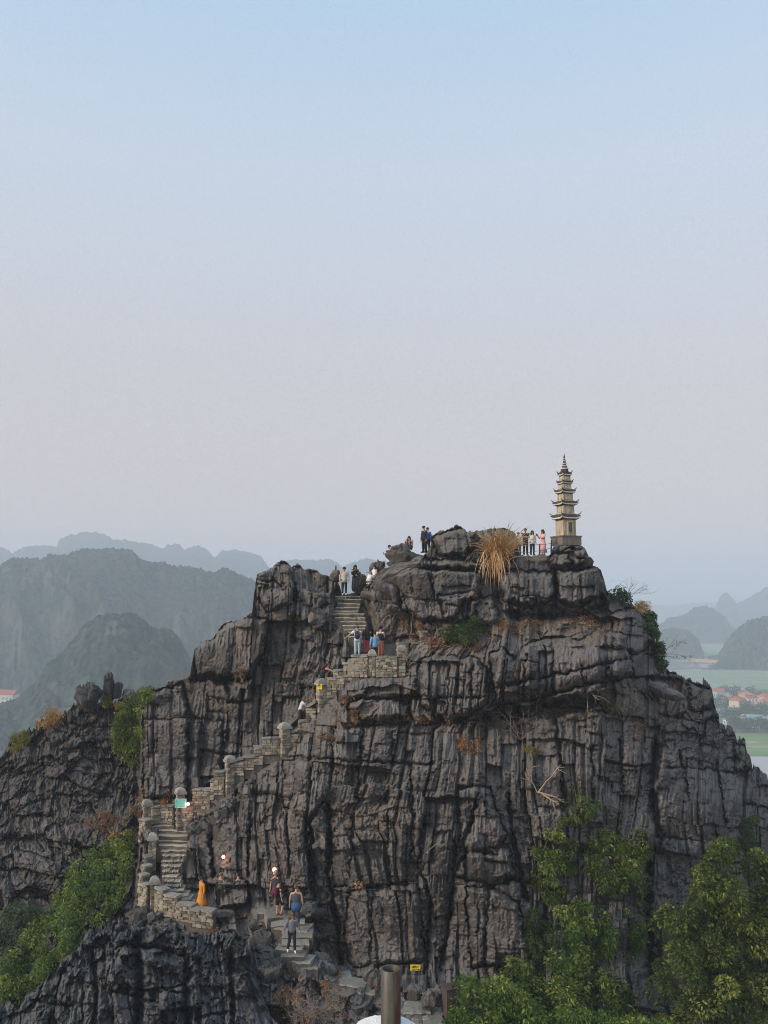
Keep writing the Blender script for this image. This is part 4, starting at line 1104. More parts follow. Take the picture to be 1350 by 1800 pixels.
# fill of broken stones under the diagonal parapet and under the lower one
def rubble(label, pts, n, seed, size=(.12, .34)):
    root = empty("rubble_heap", P(pts[0][0], pts[0][1], float(surf(*pts[0]))), label, "rubble")
    rs = np.random.default_rng(seed); xs = [p[0] for p in pts]; ys = [p[1] for p in pts]; k = 0
    while k < n:
        x, y = rs.uniform(min(xs), max(xs)), rs.uniform(min(ys), max(ys))
        if poly_sd(np.array([x], np.float32), np.array([y], np.float32), pts)[0] < 0: continue
        s = rs.uniform(*size)
        o = obj("stone", STONES[k % 8], root, P(x, y, float(surf(x, y)) - .1) - root.location, tuple(rs.uniform(0, 3, 3)), (s * 1.3, s, s * .8))
        o.material_slots[0].link = 'OBJECT'; o.material_slots[0].material = M['rubble']; k += 1
M['rubble'] = stone_material("rubble_stone", (0.06, 0.057, 0.054), (0.12, 0.11, 0.10), (0.22, 0.20, 0.18))
rubble("loose dark stones heaped under the diagonal parapet", [(322, 1450), (380, 1402), (420, 1370), (452, 1352), (440, 1395), (370, 1455), (335, 1462)], 110, 5)
rubble("loose dark stones heaped below the squat pillar of the lower stairs", [(236, 1600), (262, 1592), (300, 1612), (330, 1625), (300, 1640), (262, 1640), (236, 1625)], 110, 6)

# ------------------------------------------------------------------ pagoda
def pagoda_mat(name, c0, c1, dirt):
    m, nt, b = nodes(name)
    v = coords(nt, "Object", (1, 1, .18)); n = noise_tex(nt, 6, 5, .7, v); n2 = noise_tex(nt, 2.5, 4, .6, coords(nt))
    c = mix(nt, n2, c0, c1)
    c = mix(nt, ramp(nt, n, [(.44, 0.), (.70, .75)]), c, dirt)
    nt.links.new(c, b.inputs["Base Color"]); b.inputs["Roughness"].default_value = .95; b.inputs["Specular IOR Level"].default_value = .1
    return m
M['plaster'] = pagoda_mat("weathered_plaster", (0.60, 0.50, 0.37), (0.46, 0.375, 0.275), (0.10, 0.085, 0.07))
M['roof_stone'] = pagoda_mat("mossy_roof", (0.10, 0.088, 0.078), (0.065, 0.06, 0.055), (0.03, 0.028, 0.026))
M['eave'] = pagoda_mat("pale_eave", (0.66, 0.60, 0.54), (0.58, 0.50, 0.44), (0.35, 0.28, 0.23))
M['niche_shade'] = plain("painted_niche_shade", (0.11, 0.09, 0.07), .95, .3)
M['plinth'] = pagoda_mat("stained_plinth", (0.26, 0.225, 0.17), (0.17, 0.15, 0.12), (0.06, 0.055, 0.048))
pk = 55.5 / FPX
base = P(995, 955, 55.5)
pag = empty("pagoda", base, "slender beige five tiered stone pagoda with upturned eaves on the summit rock", "pagoda", None, R(20))
def yz(y): return P(995, y, 55.5).z - base.z
mb = MB(); mb.box((0, 0, (yz(943) + yz(959)) / 2), (1.42, 1.42, yz(943) - yz(959)), None, .012); mb.build("plinth", M['plinth'], pag)
mb = MB(); mb.box((0, 0, yz(943.6)), (1.50, 1.50, .07), None, .01); mb.build("plinth_edge", M['mortar'], pag)
TI = [(943, 912, 1.04, 1.02), (905, 887, .90, .88), (882, 866.5, .80, .78), (862, 850, .66, .64), (846.5, 835.5, .60, .58)]
RF = [(914, 904, 1.66, .92), (889, 881, 1.46, .82), (868, 860.5, 1.22, .68), (851.5, 845.5, .92, .62), (837, 830, .84, .46)]
for i, (y0, y1, w0, w1) in enumerate(TI):
    w0, w1 = w0 * .87, w1 * .87
    z0, z1 = yz(y0), yz(y1)
    b = MB(); h0, h1 = w0 / 2, w1 / 2
    b.add([(-h0, -h0, z0), (h0, -h0, z0), (h0, h0, z0), (-h0, h0, z0), (-h1, -h1, z1), (h1, -h1, z1), (h1, h1, z1), (-h1, h1, z1)], [[3, 2, 1, 0], [4, 5, 6, 7], [0, 1, 5, 4], [1, 2, 6, 5], [2, 3, 7, 6], [3, 0, 4, 7]])
    bd = b.build("tier_wall", M['plaster'], pag)
    zc, H = (z0 + z1) / 2, z1 - z0
    for sgn in (-1, 1):       # corner pilasters standing proud
        for sg2 in (-1, 1):
            q = MB(); q.box((sgn * h0 * .93, sg2 * h0 * .93, zc), (w0 * .12, w0 * .12, H - .02)); q.build("pilaster", M['plaster'], pag)
    for a_ in range(4):
        rz_ = Matrix.Rotation(a_ * math.pi / 2, 3, 'Z')
        q = MB(); q.box(rz_ @ Vector((0, -h0 - .002, zc)), (w0 * .5 if a_ % 2 == 0 else .03, .03 if a_ % 2 == 0 else w0 * .5, H * .55)); q.build("panel", M['plaster'] if i == 0 and a_ == 0 else M['plaster'], pag)
# the niche with its frame and little figure
h = .455; q = MB(); q.box((.02, -h - .03, yz(928)), (.40, .06, yz(914) - yz(943))); q.build("niche_surround", M['plaster'], pag)
q = MB(); q.box((.02, -h - .062, yz(928)), (.24, .02, yz(920) - yz(936))); q.build("niche", M['niche_shade'], pag)  # flat dark panel: the shade inside the recess is put into its colour
q = MB(); q.box((.02, -h - .08, yz(918.6)), (.42, .07, .05)); q.build("niche_lintel", M['plaster'], pag)
q = MB(); q.box((.02, -h - .08, yz(936.6)), (.38, .08, .04)); q.build("niche_sill", M['plaster'], pag)
q = MB(); q.ball((.02, -h - .08, yz(934.2)), (.05, .03, .06), 8, 6); q.build("niche_figure", M['roof_stone'], pag)
def roof(ya, yb, w, wi):
    z0, z1 = yz(ya), yz(yb); h = z1 - z0; n = 14
    def ring(sz, zf):
        pts = []
        for sd in range(4):
            rz_ = Matrix.Rotation(sd * math.pi / 2, 3, 'Z')
            for k in range(n):
                s = -1 + 2 * k / n; c = abs(s) ** 6
                pts.append(rz_ @ Vector((s * sz * (1 + .07 * c), -sz * (1 + .07 * c), zf + c * h * .28 * (sz / (w / 2)) ** 3)))
        return pts
    N4 = 4 * n
    def loft(rings, name, mat, cap=False):
        vs = [p for r in rings for p in r]; fs = []
        for i in range(len(rings) - 1):
            for k in range(N4): fs.append([i * N4 + k, i * N4 + (k + 1) % N4, (i + 1) * N4 + (k + 1) % N4, (i + 1) * N4 + k])
        fs.append(list(range(N4))[::-1]); fs.append([(len(rings) - 1) * N4 + k for k in range(N4)])
        return obj(name, mesh_from(name, vs, fs, mat), pag)
    e = w / 2
    loft([ring(wi / 2 * 1.02, z0 - .02), ring(e * .86, z0 - .01), ring(e * .97, z0 + h * .10)], "eave_underside", M['roof_stone'])
    loft([ring(e * .955, z0 + h * .11), ring(e * .985, z0 + h * .12), ring(e * .985, z0 + h * .38), ring(e * .955, z0 + h * .39)], "eave", M['eave'])
    rf = loft([ring(e * .97, z0 + h * .40), ring(e, z0 + h * .42), ring(e * .98, z0 + h * .54), ring(e * .78, z0 + h * .62), ring((e * .45 + wi / 4), z0 + h * .80), ring(wi / 2, z1)], "roof", M['roof_stone'])
    for a_ in range(4):
        rz_ = Matrix.Rotation(a_ * math.pi / 2, 3, 'Z')
        q = MB(); q.tube([rz_ @ Vector((-wi / 2, -wi / 2, z1)), rz_ @ Vector((-e * .8, -e * .8, z0 + h * .78)), rz_ @ Vector((-e * 1.02, -e * 1.02, z0 + h * 1.0)), rz_ @ Vector((-e * 1.13, -e * 1.13, z0 + h * 1.38))], [.035, .035, .032, .012], 6)
        q.build("ridge_horn", M['roof_stone'], pag)
for r_ in RF: roof(r_[0], r_[1], r_[2] * .80, r_[3] * .87)
mb = MB(); mb.lathe([(.27, yz(830)), (.25, yz(827)), (.22, yz(825))], 12); mb.build("drum", M['roof_stone'], pag)
prof = [(824.8, .27), (823, .26), (822.5, .18), (820.5, .16), (820, .19), (818.5, .18), (818, .12), (816, .12), (815.5, .15), (814, .14), (813.5, .095), (811.5, .09), (811, .115), (809.5, .105), (809, .07), (807, .065), (806.6, .085), (805.2, .075), (804.8, .05)]
for k in range(0, len(prof) - 3, 4):
    q = MB(); a_ = prof[k:k + 5]
    q.lathe([(a_[0][1], yz(a_[0][0])), (a_[1][1], yz(a_[1][0]))], 12); q.build("spire_ring", M['eave'], pag)
    q = MB(); q.lathe([(a_[2][1], yz(a_[1][0]) - .002), (a_[3][1], yz(a_[3][0]) + .012)], 12); q.build("spire_neck", M['roof_stone'], pag)
mb = MB(); mb.lathe([(.055, yz(805.5)), (.06, yz(803.5)), (.035, yz(801)), (.006, yz(797))], 10); mb.build("finial", M['roof_stone'], pag)

# ------------------------------------------------------------------ signs
def sign(px, py, wpx, hpx, d, label, mat, rz=0., marks=(), parent_name="sign_board", edge=None):
    k = d / FPX; w, h = wpx * k, hpx * k
    root = empty("sign", P(px, py, d), label, "sign", None, rz)
    q = MB(); q.box((0, 0, 0), (w, .025, h)); q.build("sign_board", mat, root)
    if marks:
        q = MB()
        for x, z, a_, b_ in marks: q.box((x * w, -.0155, z * h), (a_ * w, .002, b_ * h))
        q.build("lettering", M['ink'], root)
    if edge:
        q = MB(); q.box((.47 * w, -.0155, 0), (.05 * w, .003, h * .96)); q.box((.1 * w, -.0155, -.46 * h), (.78 * w, .003, h * .05)); q.build("border", edge, root)
    return root
M['ink'] = plain("dark_ink", (0.16, 0.11, 0.02), .8)
M['yellow'] = plain("yellow_paint", (0.80, 0.58, 0.02), .6, .06)
M['teal'] = plain("turquoise_paint", (0.17, 0.52, 0.46), .7, .08)
M['white'] = plain("white_paint", (0.72, 0.72, 0.70), .7, .05)
lines = [(-.02, .2, .74, .10), (-.06, 0, .62, .08), (.02, -.22, .70, .08)]
sign(730, 1701, 17, 9.5, float(min(surf(722, 1701), surf(730, 1698), surf(738, 1703))) - .06, "yellow rectangular notice fixed to the foot of the cliff", M['yellow'], 0, lines)
sign(561.5, 1207, 10, 9, 48.12, "small yellow notice on the face of a stone pillar", M['yellow'], -.25, lines)
sign(317.5, 1412, 20, 15, 47.05, "turquoise board on the stone pillar at the bend of the stairs", M['teal'], -.1, [(-.36, .22, .05, .16), (-.32, -.05, .09, .05), (-.38, -.28, .04, .10)], edge=M['white'])

# ------------------------------------------------------------------ people
def skin_mesh(name, verts, edges, radii, mat, levels=1):
    me = bpy.data.meshes.new(name); me.from_pydata([tuple(v) for v in verts], edges, [])
    o = bpy.data.objects.new("tmp_skin", me); COL.objects.link(o)
    sk = o.modifiers.new("s", 'SKIN'); sk.use_smooth_shade = True
    sd = o.modifiers.new("d", 'SUBSURF'); sd.levels = levels
    lay = me.skin_vertices[0].data
    for i, r in enumerate(radii):
        lay[i].radius = (r, r) if not hasattr(r, '__len__') else r
        lay[i].use_root = (i == 0)
    bpy.context.view_layer.update()
    dg = bpy.context.evaluated_depsgraph_get()
    out = bpy.data.meshes.new_from_object(o.evaluated_get(dg))
    bpy.data.objects.remove(o); bpy.data.meshes.remove(me)
    out.name = name; out.materials.clear(); out.materials.append(mat)
    return out

_cloth = {}
def cloth(c):
    k = tuple(round(x, 3) for x in c)
    if k not in _cloth: _cloth[k] = plain("cloth", c, .9, .15, 9, bmp=.3)
    return _cloth[k]
SKIN = plain("skin", (0.46, 0.27, 0.19), .6, .08)
HAIR_D = plain("dark_hair", (0.018, 0.014, 0.012), .5, .3)
HAIR_B = plain("brown_hair", (0.12, 0.06, 0.03), .6, .3)
EYE = plain("eye", (0.02, 0.015, 0.012), .3)
LIP = plain("lips", (0.35, 0.12, 0.10), .5)

def V3(*a): return Vector(a)

def person(label, foot, h=1.65, yaw=0., top=(.5, .5, .5), bottom=(.03, .03, .035), hair='short', hair_mat=None, shoes=(.05, .05, .05), pose=None,
           sleeves='long', legs='trousers', hem=None, vest=None, group=None, head_turn=0., wide=1.0, hat=None, lean=0., flare=1.):
    """yaw 0 faces the camera, +90 deg faces right. foot: (px, py, d) or a point. pose overrides joints, in metres for a 1.7 m figure facing -y."""
    loc = foot if isinstance(foot, Vector) else P(*foot)
    s = h / 1.7
    root = empty("person", loc, label, "person", group, yaw)
    J = dict(pelvis=V3(0, 0, .93), waist=V3(0, 0, 1.08), chest=V3(0, -.01, 1.28), neck=V3(0, 0, 1.44), head=V3(0, -.03, 1.58))
    for sd, n in ((-1, 'l'), (1, 'r')):       # l = the -x side
        J['sh' + n] = V3(sd * .185 * wide, 0, 1.38); J['el' + n] = V3(sd * .24 * wide, .02, 1.11); J['wr' + n] = V3(sd * .25 * wide, -.04, .87)
        J['hip' + n] = V3(sd * .09, 0, .88); J['kn' + n] = V3(sd * .10, -.01, .48); J['an' + n] = V3(sd * .105, .02, .085); J['to' + n] = V3(sd * .12, -.15, .035)
    if lean:
        rm = Matrix.Rotation(lean, 3, 'X')
        for k in ('waist', 'chest', 'neck', 'head', 'shl', 'shr', 'ell', 'elr', 'wrl', 'wrr'):
            J[k] = J['pelvis'] + rm @ (J[k] - J['pelvis'])
    for k, v in (pose or {}).items(): J[k] = V3(*v)
    J = {k: v * s for k, v in J.items()}
    names = ['pelvis', 'waist', 'chest', 'neck', 'head', 'shl', 'ell', 'wrl', 'shr', 'elr', 'wrr', 'hipl', 'knl', 'anl', 'tol', 'hipr', 'knr', 'anr', 'tor']
    up = (J['head'] - J['neck']).normalized()
    vs = [J[n] for n in names]; ix = {n: i for i, n in enumerate(names)}
    rad = dict(pelvis=(.13, .10), waist=(.12, .09), chest=(.145, .10), neck=.052, head=.092, sh=.06, el=.042, wr=.03, hip=.085, kn=.058, an=.042, to=.035)
    rr = [rad[n] if n in rad else rad[n[:-1]] for n in names]
    E = [('pelvis', 'waist'), ('waist', 'chest'), ('chest', 'neck'), ('neck', 'head'), ('chest', 'shl'), ('shl', 'ell'), ('ell', 'wrl'), ('chest', 'shr'), ('shr', 'elr'), ('elr', 'wrr'),
         ('pelvis', 'hipl'), ('hipl', 'knl'), ('knl', 'anl'), ('anl', 'tol'), ('pelvis', 'hipr'), ('hipr', 'knr'), ('knr', 'anr'), ('anr', 'tor')]
    ed = [(ix[a], ix[b]) for a, b in E]
    fz = Matrix.Rotation(head_turn, 3, up)
    fwd = fz @ V3(0, -1, 0); fwd = (fwd - up * fwd.dot(up)).normalized(); side = fwd.cross(up)
    hc = J['head'] + up * .05 * s
    vs.append(hc + up * .045 * s); rr.append(.082); ed.append((ix['head'], len(vs) - 1))            # crown
    vs.append(J['head'] - up * .045 * s + fwd * .045 * s); rr.append(.045); ed.append((ix['head'], len(vs) - 1))   # chin
    for n in ('l', 'r'):                                                                            # hands with five fingers
        d_ = (J['wr' + n] - J['el' + n]).normalized()
        a_ = d_.orthogonal().normalized() if abs(d_.z) < .9 else V3(0, -1, 0); c_ = d_.cross(a_)
        w_ = J['wr' + n]
        vs.append(w_ + d_ * .075 * s); pi = len(vs) - 1; rr.append((.036, .022)); ed.append((ix['wr' + n], pi))
        for f, L in ((-1.2, .06), (-.4, .075), (.4, .07), (1.2, .055)):
            vs.append(w_ + d_ * (.10 + L) * s + a_ * f * .018 * s + c_ * .012 * s); rr.append(.009); ed.append((pi, len(vs) - 1))
        vs.append(w_ + d_ * .09 * s + a_ * -.05 * s); rr.append(.010); ed.append((ix['wr' + n], len(vs) - 1))
    rr = [tuple(q * s for q in r) if hasattr(r, '__len__') else r * s for r in rr]
    body = obj("body", skin_mesh("body", vs, ed, rr, SKIN), root)
    # face
    f0 = J['head'] + up * .012 * s + fwd * .088 * s
    q = MB(); q.tube([f0 + up * .02 * s, f0 - up * .02 * s + fwd * .022 * s, f0 - up * .028 * s], [.008 * s, .014 * s, .008 * s], 6); q.build("nose", SKIN, root, True)
    q = MB()
    for sd in (-1, 1): q.ball(f0 + side * sd * .035 * s + up * .022 * s, .009 * s, 6, 5)
    q.build("eyes", EYE, root)
    q = MB(); q.box(f0 - up * .055 * s, (.04 * s, .012 * s, .012 * s)); q.build("mouth", LIP, root)
    q = MB()
    for sd in (-1, 1): q.ball(J['head'] + up * .01 * s + side * sd * .093 * s, (.014 * s, .022 * s, .032 * s), 6, 5)
    q.build("ears", SKIN, root)
    # top
    T = MB(); tm = cloth(top)
    nk = J['neck'] - (J['neck'] - J['chest']) * .12
    hips = J['pelvis'] - V3(0, 0, .06 * s)
    if hem is not None: hips = J['pelvis'] - V3(0, 0, hem * s)
    ax = (J['shr'] - J['shl']); 
    T.tube([hips, J['pelvis'] + V3(0, 0, .04 * s), J['waist'], J['chest'] - (J['chest'] - J['waist']) * .2, J['chest'] + (J['neck'] - J['chest']) * .35, nk],
           [(.185 * s * (1 + (.12 if hem else 0)), .135 * s * (1 + (.15 if hem else 0))), (.175 * s, .13 * s), (.16 * s, .12 * s), (.185 * s, .135 * s), (.18 * s * wide, .115 * s), (.07 * s, .07 * s)], 12, ax=ax)
    if sleeves != 'none':
        for n in ('l', 'r'):
            a_, b_, c_ = J['sh' + n], J['el' + n], J['wr' + n]
            if sleeves == 'long': T.tube([a_ + (J['chest'] - a_) * .25, a_, a_.lerp(b_, .5), b_, b_.lerp(c_, .5), c_], [.075 * s, .078 * s, .065 * s, .058 * s, .052 * s, .045 * s], 8)
            else: T.tube([a_ + (J['chest'] - a_) * .25, a_, a_.lerp(b_, .62)], [.075 * s, .080 * s, .068 * s], 8)
    T.build("top", tm, root, True)
    if vest is not None:
        T = MB(); T.tube([J['pelvis'] + V3(0, 0, .0), J['waist'], J['chest'], J['chest'] + (J['neck'] - J['chest']) * .4], [(.20 * s, .15 * s), (.18 * s, .14 * s), (.20 * s, .15 * s), (.17 * s, .12 * s)], 12, ax=ax); T.build("vest", cloth(vest), root, True)
    B = MB(); bm_ = cloth(bottom)
    if legs == 'trousers' or legs == 'wide' or legs == 'shorts':
        kx = 1.5 if legs == 'wide' else 1.0
        for n in ('l', 'r'):
            a_, b_, c_ = J['hip' + n], J['kn' + n], J['an' + n]
            if legs == 'shorts': B.tube([a_ + V3(0, 0, .07 * s), a_, a_.lerp(b_, .5), a_.lerp(b_, .85)], [.105 * s, .11 * s, .10 * s, .095 * s], 9)
            else: B.tube([a_ + V3(0, 0, .07 * s), a_, a_.lerp(b_, .5), b_, b_.lerp(c_, .5), c_ - V3(0, 0, .02 * s)], [.10 * s, .108 * s, .09 * s * (1 + .3 * (kx - 1)), .075 * s * kx, .065 * s * kx, .055 * s * kx], 9)
        B.tube([J['pelvis'] - V3(0, 0, .10 * s), J['pelvis'] + V3(0, 0, .08 * s)], [(.165 * s, .125 * s), (.155 * s, .12 * s)], 12, ax=ax)
    elif legs == 'skirt':
        kn = (J['knl'] + J['knr']) / 2; an = (J['anl'] + J['anr']) / 2
        B.tube([J['pelvis'] + V3(0, 0, .08 * s), J['pelvis'] - V3(0, 0, .08 * s), kn, an + V3(0, 0, .10 * s)], [(.15 * s, .12 * s), (.19 * s, .15 * s), (.22 * s * flare, .19 * s * flare), (.27 * s * flare, .24 * s * flare)], 14, ax=ax)
    B.build({'trousers': "trousers", 'wide': "trousers", 'shorts': "shorts", 'skirt': "skirt"}[legs], bm_, root, True)
    for n in ('l', 'r'):
        q = MB(); a_, t_ = J['an' + n], J['to' + n]
        q.tube([a_ + (a_ - t_) * .35 - V3(0, 0, .035 * s), a_ - V3(0, 0, .02 * s), a_.lerp(t_, .6), t_ + (t_ - a_) * .12], [(.03 * s, .04 * s), (.05 * s, .052 * s), (.05 * s, .036 * s), (.03 * s, .022 * s)], 8)
        q.build("shoe", cloth(shoes), root, True)
    # hair
    hm = hair_mat or HAIR_D
    q = MB(); rot = Matrix((side, -fwd, up)).transposed()
    if hair != 'none':
        q.ball(J['head'] + up * .052 * s - fwd * .018 * s, (.106 * s, .112 * s, .094 * s), 12, 8, rot)
        if hair in ('long', 'bob'):
            L = .46 if hair == 'long' else .19
            b0 = J['head'] - fwd * .055 * s
            q.tube([b0 + up * .08 * s, b0, b0 - V3(0, 0, .5 * L * s) - fwd * .03 * s, b0 - V3(0, 0, L * s) - fwd * .04 * s], [(.09 * s, .07 * s), (.118 * s, .085 * s), (.125 * s, .06 * s), (.08 * s, .03 * s)], 10, ax=side)
            for sd in (-1, 1):
                b1 = J['head'] + side * sd * .085 * s
                q.tube([b1 + up * .06 * s, b1 - V3(0, 0, .10 * s) + fwd * .01 * s, b1 - V3(0, 0, L * .8 * s)], [.035 * s, .04 * s, .02 * s], 7)
        if hair == 'bun': q.ball(J['head'] - fwd * .13 * s + up * .09 * s, .05 * s, 8, 6)
        q.build("hair", hm, root, True)
    if hat is not None:
        q = MB(); q.ball(J['head'] + up * .07 * s, (.115 * s, .125 * s, .085 * s), 12, 8, rot); q.box(J['head'] + up * .055 * s + fwd * .13 * s, (.16 * s, .12 * s, .014 * s), rot); q.build("cap", cloth(hat), root, True)
    root['_j'] = 0
    del root['_j']
    return root, J

def world_of(root, v): return root.location + Matrix.Rotation(root.rotation_euler.z, 3, 'Z') @ v

def backpack(root, J, col, label, side=1, s=1.0):
    c = (J['chest'] + J['waist']) / 2 + V3(0, .20, .02)
    r2 = empty("backpack", world_of(root, c), label, "backpack", None, root.rotation_euler.z)
    q = MB(); q.tube([V3(0, 0, -.22 * s), V3(0, .01, -.18 * s), V3(0, .02, 0), V3(0, 0, .16 * s), V3(0, -.02, .22 * s)], [(.08 * s, .05 * s), (.15 * s, .10 * s), (.155 * s, .11 * s), (.13 * s, .08 * s), (.06 * s, .03 * s)], 12, ax=(1, 0, 0)); q.build("pack_body", cloth(col), r2, True)
    q = MB(); q.tube([V3(0, .10, -.15), V3(0, .135, -.08), V3(0, .11, 0)], [(.09, .02), (.10, .04), (.08, .02)], 8, ax=(1, 0, 0)); q.build("front_pocket", cloth([x * .8 for x in col]), r2, True)
    for sd in (-1, 1):
        q = MB(); q.tube([V3(sd * .10, -.06, .16), V3(sd * .13, -.20, .20), V3(sd * .13, -.36, .10), V3(sd * .14, -.30, -.10), V3(sd * .11, -.06, -.16)], .018, 6); q.build("strap", cloth([x * .7 for x in col]), r2, True)
    return r2

def phone(root, J, hand='wrl', label="dark phone"):
    p = J[hand]; q = MB(); q.box((0, 0, 0), (.08, .012, .16))
    o = q.build("phone", M['phone'], None, loc=world_of(root, p + V3(0, -.09, .03)), rot=(.3, 0, root.rotation_euler.z))
    return tag(o, label, "phone")
M['phone'] = plain("phone_black", (0.02, 0.02, 0.025), .3)

D90 = math.pi / 2
BLK = (.020, .020, .024)
folded = dict(ell=(-.25, -.03, 1.12), wrl=(-.02, -.17, 1.16), elr=(.25, -.03, 1.12), wrr=(.04, -.18, 1.12))
# --- the people at the head of the upper stairs
person("man in a loose beige hoodie and black trousers atop the upper stairs", (605, 1046, 52.9), 1.72, .1, (.50, .46, .38), BLK, 'short', None, (.7, .7, .7), None, 'long', 'trousers', .16, None, None, .15, 1.1)
person("long haired woman in a black top and wide grey trousers atop the stairs", (624, 1039, 53.3), 1.62, .5, BLK, (.085, .08, .085), 'long', None, BLK, dict(ell=(-.24, -.02, 1.12), wrl=(-.03, -.16, 1.02), elr=(.24, -.02, 1.12), wrr=(.03, -.17, 1.05)), 'long', 'wide')
sit = dict(pelvis=(0, 0, .46), waist=(0, -.02, .62), chest=(0, -.03, .84), neck=(0, -.03, 1.0), head=(0, -.05, 1.14), shl=(-.18, -.02, .95), shr=(.18, -.02, .95), ell=(-.30, -.12, .74), wrl=(-.24, -.40, .76), elr=(.24, .0, .70), wrr=(.16, -.2, .56),
           hipl=(-.09, -.03, .44), hipr=(.09, -.03, .44), knl=(-.10, -.42, .46), knr=(.10, -.42, .46), anl=(-.10, -.44, .08), anr=(.10, -.44, .08), tol=(-.11, -.60, .035), tor=(.11, -.60, .035))
person("long haired woman in a white dress sitting on the rock", (659, 1027, 53.0), 1.62, -.9, (.74, .72, .70), (.74, .72, .70), 'long', None, (.75, .75, .75), sit, 'none', 'skirt')
r_, J_ = person("person in a white hoodie looking at a phone beside the hollow boulder", (685, 1004, 53.2), 1.62, -1.2, (.68, .66, .62), (.66, .64, .60), 'short', None, (.6, .6, .6), dict(ell=(-.26, -.06, 1.12), wrl=(-.10, -.30, 1.12), elr=(.26, -.06, 1.12), wrr=(.08, -.30, 1.10)), 'long', 'trousers', .12)
phone(r_, J_, 'wrl', "dark phone held by the person in the white hoodie")
crouch = dict(pelvis=(0, .10, .22), waist=(0, .06, .36), chest=(0, -.04, .56), neck=(0, -.08, .70), head=(0, -.14, .82), shl=(-.18, -.05, .66), shr=(.18, -.05, .66), ell=(-.28, -.28, .50), wrl=(-.12, -.34, .72), elr=(.28, -.28, .50), wrr=(.10, -.34, .70),
              hipl=(-.10, .08, .22), hipr=(.10, .08, .22), knl=(-.20, -.30, .48), knr=(.20, -.30, .48), anl=(-.16, -.20, .08), anr=(.16, -.20, .08), tol=(-.18, -.36, .035), tor=(.18, -.36, .035))
person("person in a pale pink top crouching on top of the hollow boulder", (720, 968, 53.4), 1.6, -.25, (.60, .42, .40), (.035, .025, .03), 'long', None, BLK, crouch, 'short')
person("man in a dark suit standing in front of the one in the blue jacket", (745.5, 972, 53.9), 1.7, -.9, (.022, .024, .034), (.02, .02, .026), 'short', None, BLK)
person("man in a bright blue jacket half hidden behind the man in the dark suit", (752, 972, 54.5), 1.62, -.5, (.045, .09, .32), (.03, .03, .04), 'short')
# --- at the pagoda
person("person in a pale pink shirt half hidden behind the dry grass", (912, 977, 54.9), 1.5, -.3, (.66, .46, .43), (.20, .12, .08), 'short', HAIR_B)
person("man in a black T-shirt with folded arms on the summit terrace", (924, 976, 54.9), 1.72, .1, BLK, (.03, .03, .03), 'short', None, BLK, folded, 'short', 'trousers', None, None, None, 0, 1.12)
person("long haired woman in a cream cardigan and black leggings on the summit terrace", (936, 976, 54.8), 1.58, .2, (.70, .66, .58), BLK, 'long', None, BLK, dict(ell=(-.23, .03, 1.12), wrl=(-.10, -.16, 1.10)), 'long', 'trousers', .16)
r_, J_ = person("woman in a long pink dress with bobbed hair raising her hand by the pagoda", (955, 977, 54.8), 1.68, -1.15, (.72, .38, .35), (.72, .38, .35), 'bob', None, (.3, .15, .12), dict(ell=(-.24, -.12, 1.16), wrl=(-.12, -.34, 1.34), elr=(.25, -.08, 1.14), wrr=(.06, -.32, 1.22)), 'long', 'skirt')
phone(r_, J_, 'wrl', "small phone raised by the woman in the pink dress")
# --- on the platform
away = math.pi
r_, J_ = person("man in a white T-shirt and pale jeans with one arm held out", (628, 1154, 48.75), 1.72, away, (.70, .69, .70), (.34, .44, .50), 'short', HAIR_B, (.4, .4, .4), dict(elr=(.42, .05, 1.22), wrr=(.62, .0, 1.05)), 'short')
backpack(r_, J_, (.035, .042, .085), "dark blue backpack on the man in the white T-shirt")
person("long haired woman in a black hoodie and red trousers seen from behind", (645, 1152, 49.1), 1.68, away, (.016, .018, .026), (.42, .055, .075), 'long', None, (.3, .1, .1))
person("man in a light blue denim shirt seen from behind at the platform wall", (659, 1162, 48.55), 1.62, away + .3, (.16, .33, .52), BLK, 'short', None, BLK, None, 'long', 'trousers', .12, None, None, 0, 1.1)
person("woman in a black vest, white shirt and orange trousers beside the man in blue", (669, 1155, 49.0), 1.7, away - .5, (.70, .68, .66), (.50, .16, .07), 'bun', None, (.4, .2, .1), dict(ell=(-.24, -.05, 1.14), wrl=(-.05, -.22, 1.05)), 'short', 'trousers', None, BLK)
# --- on the diagonal stairs
r_, J_ = person("climber in a black top bending forward with both hands on the parapet", (566, 1214, 48.9), 1.65, D90 * .95, BLK, BLK, 'bun', None, BLK, dict(elr=(.22, -.62, 1.00), wrr=(.18, -.80, .82), ell=(-.22, -.72, 1.12), wrl=(-.16, -.96, 1.06)), 'none', 'trousers', None, None, None, 0, 1, None, .62)
c_ = world_of(r_, (J_['chest'] + J_['waist']) / 2 + V3(0, .02, .24))
bp = backpack(r_, J_, (.10, .022, .035), "maroon backpack on the climber bending over the parapet"); bp.location = c_; bp.rotation_euler = (.75, 0, r_.rotation_euler.z)
person("woman in a white T-shirt and black trousers leaning on the parapet", (528, 1276, 48.75), 1.66, D90 * .9, (.68, .64, .66), BLK, 'long', HAIR_B, BLK, dict(elr=(.18, -.42, 1.06), wrr=(.12, -.66, 1.02), ell=(-.16, -.46, 1.10), wrl=(-.10, -.70, 1.06)), 'short', 'wide', None, None, None, .4, 1, None, .30)
person("child in an olive shirt peeping over the parapet below the yellow sign pillar", (553, 1262, 49.1), 1.25, .2, (.28, .25, .09), (.1, .09, .06), 'short', HAIR_B)
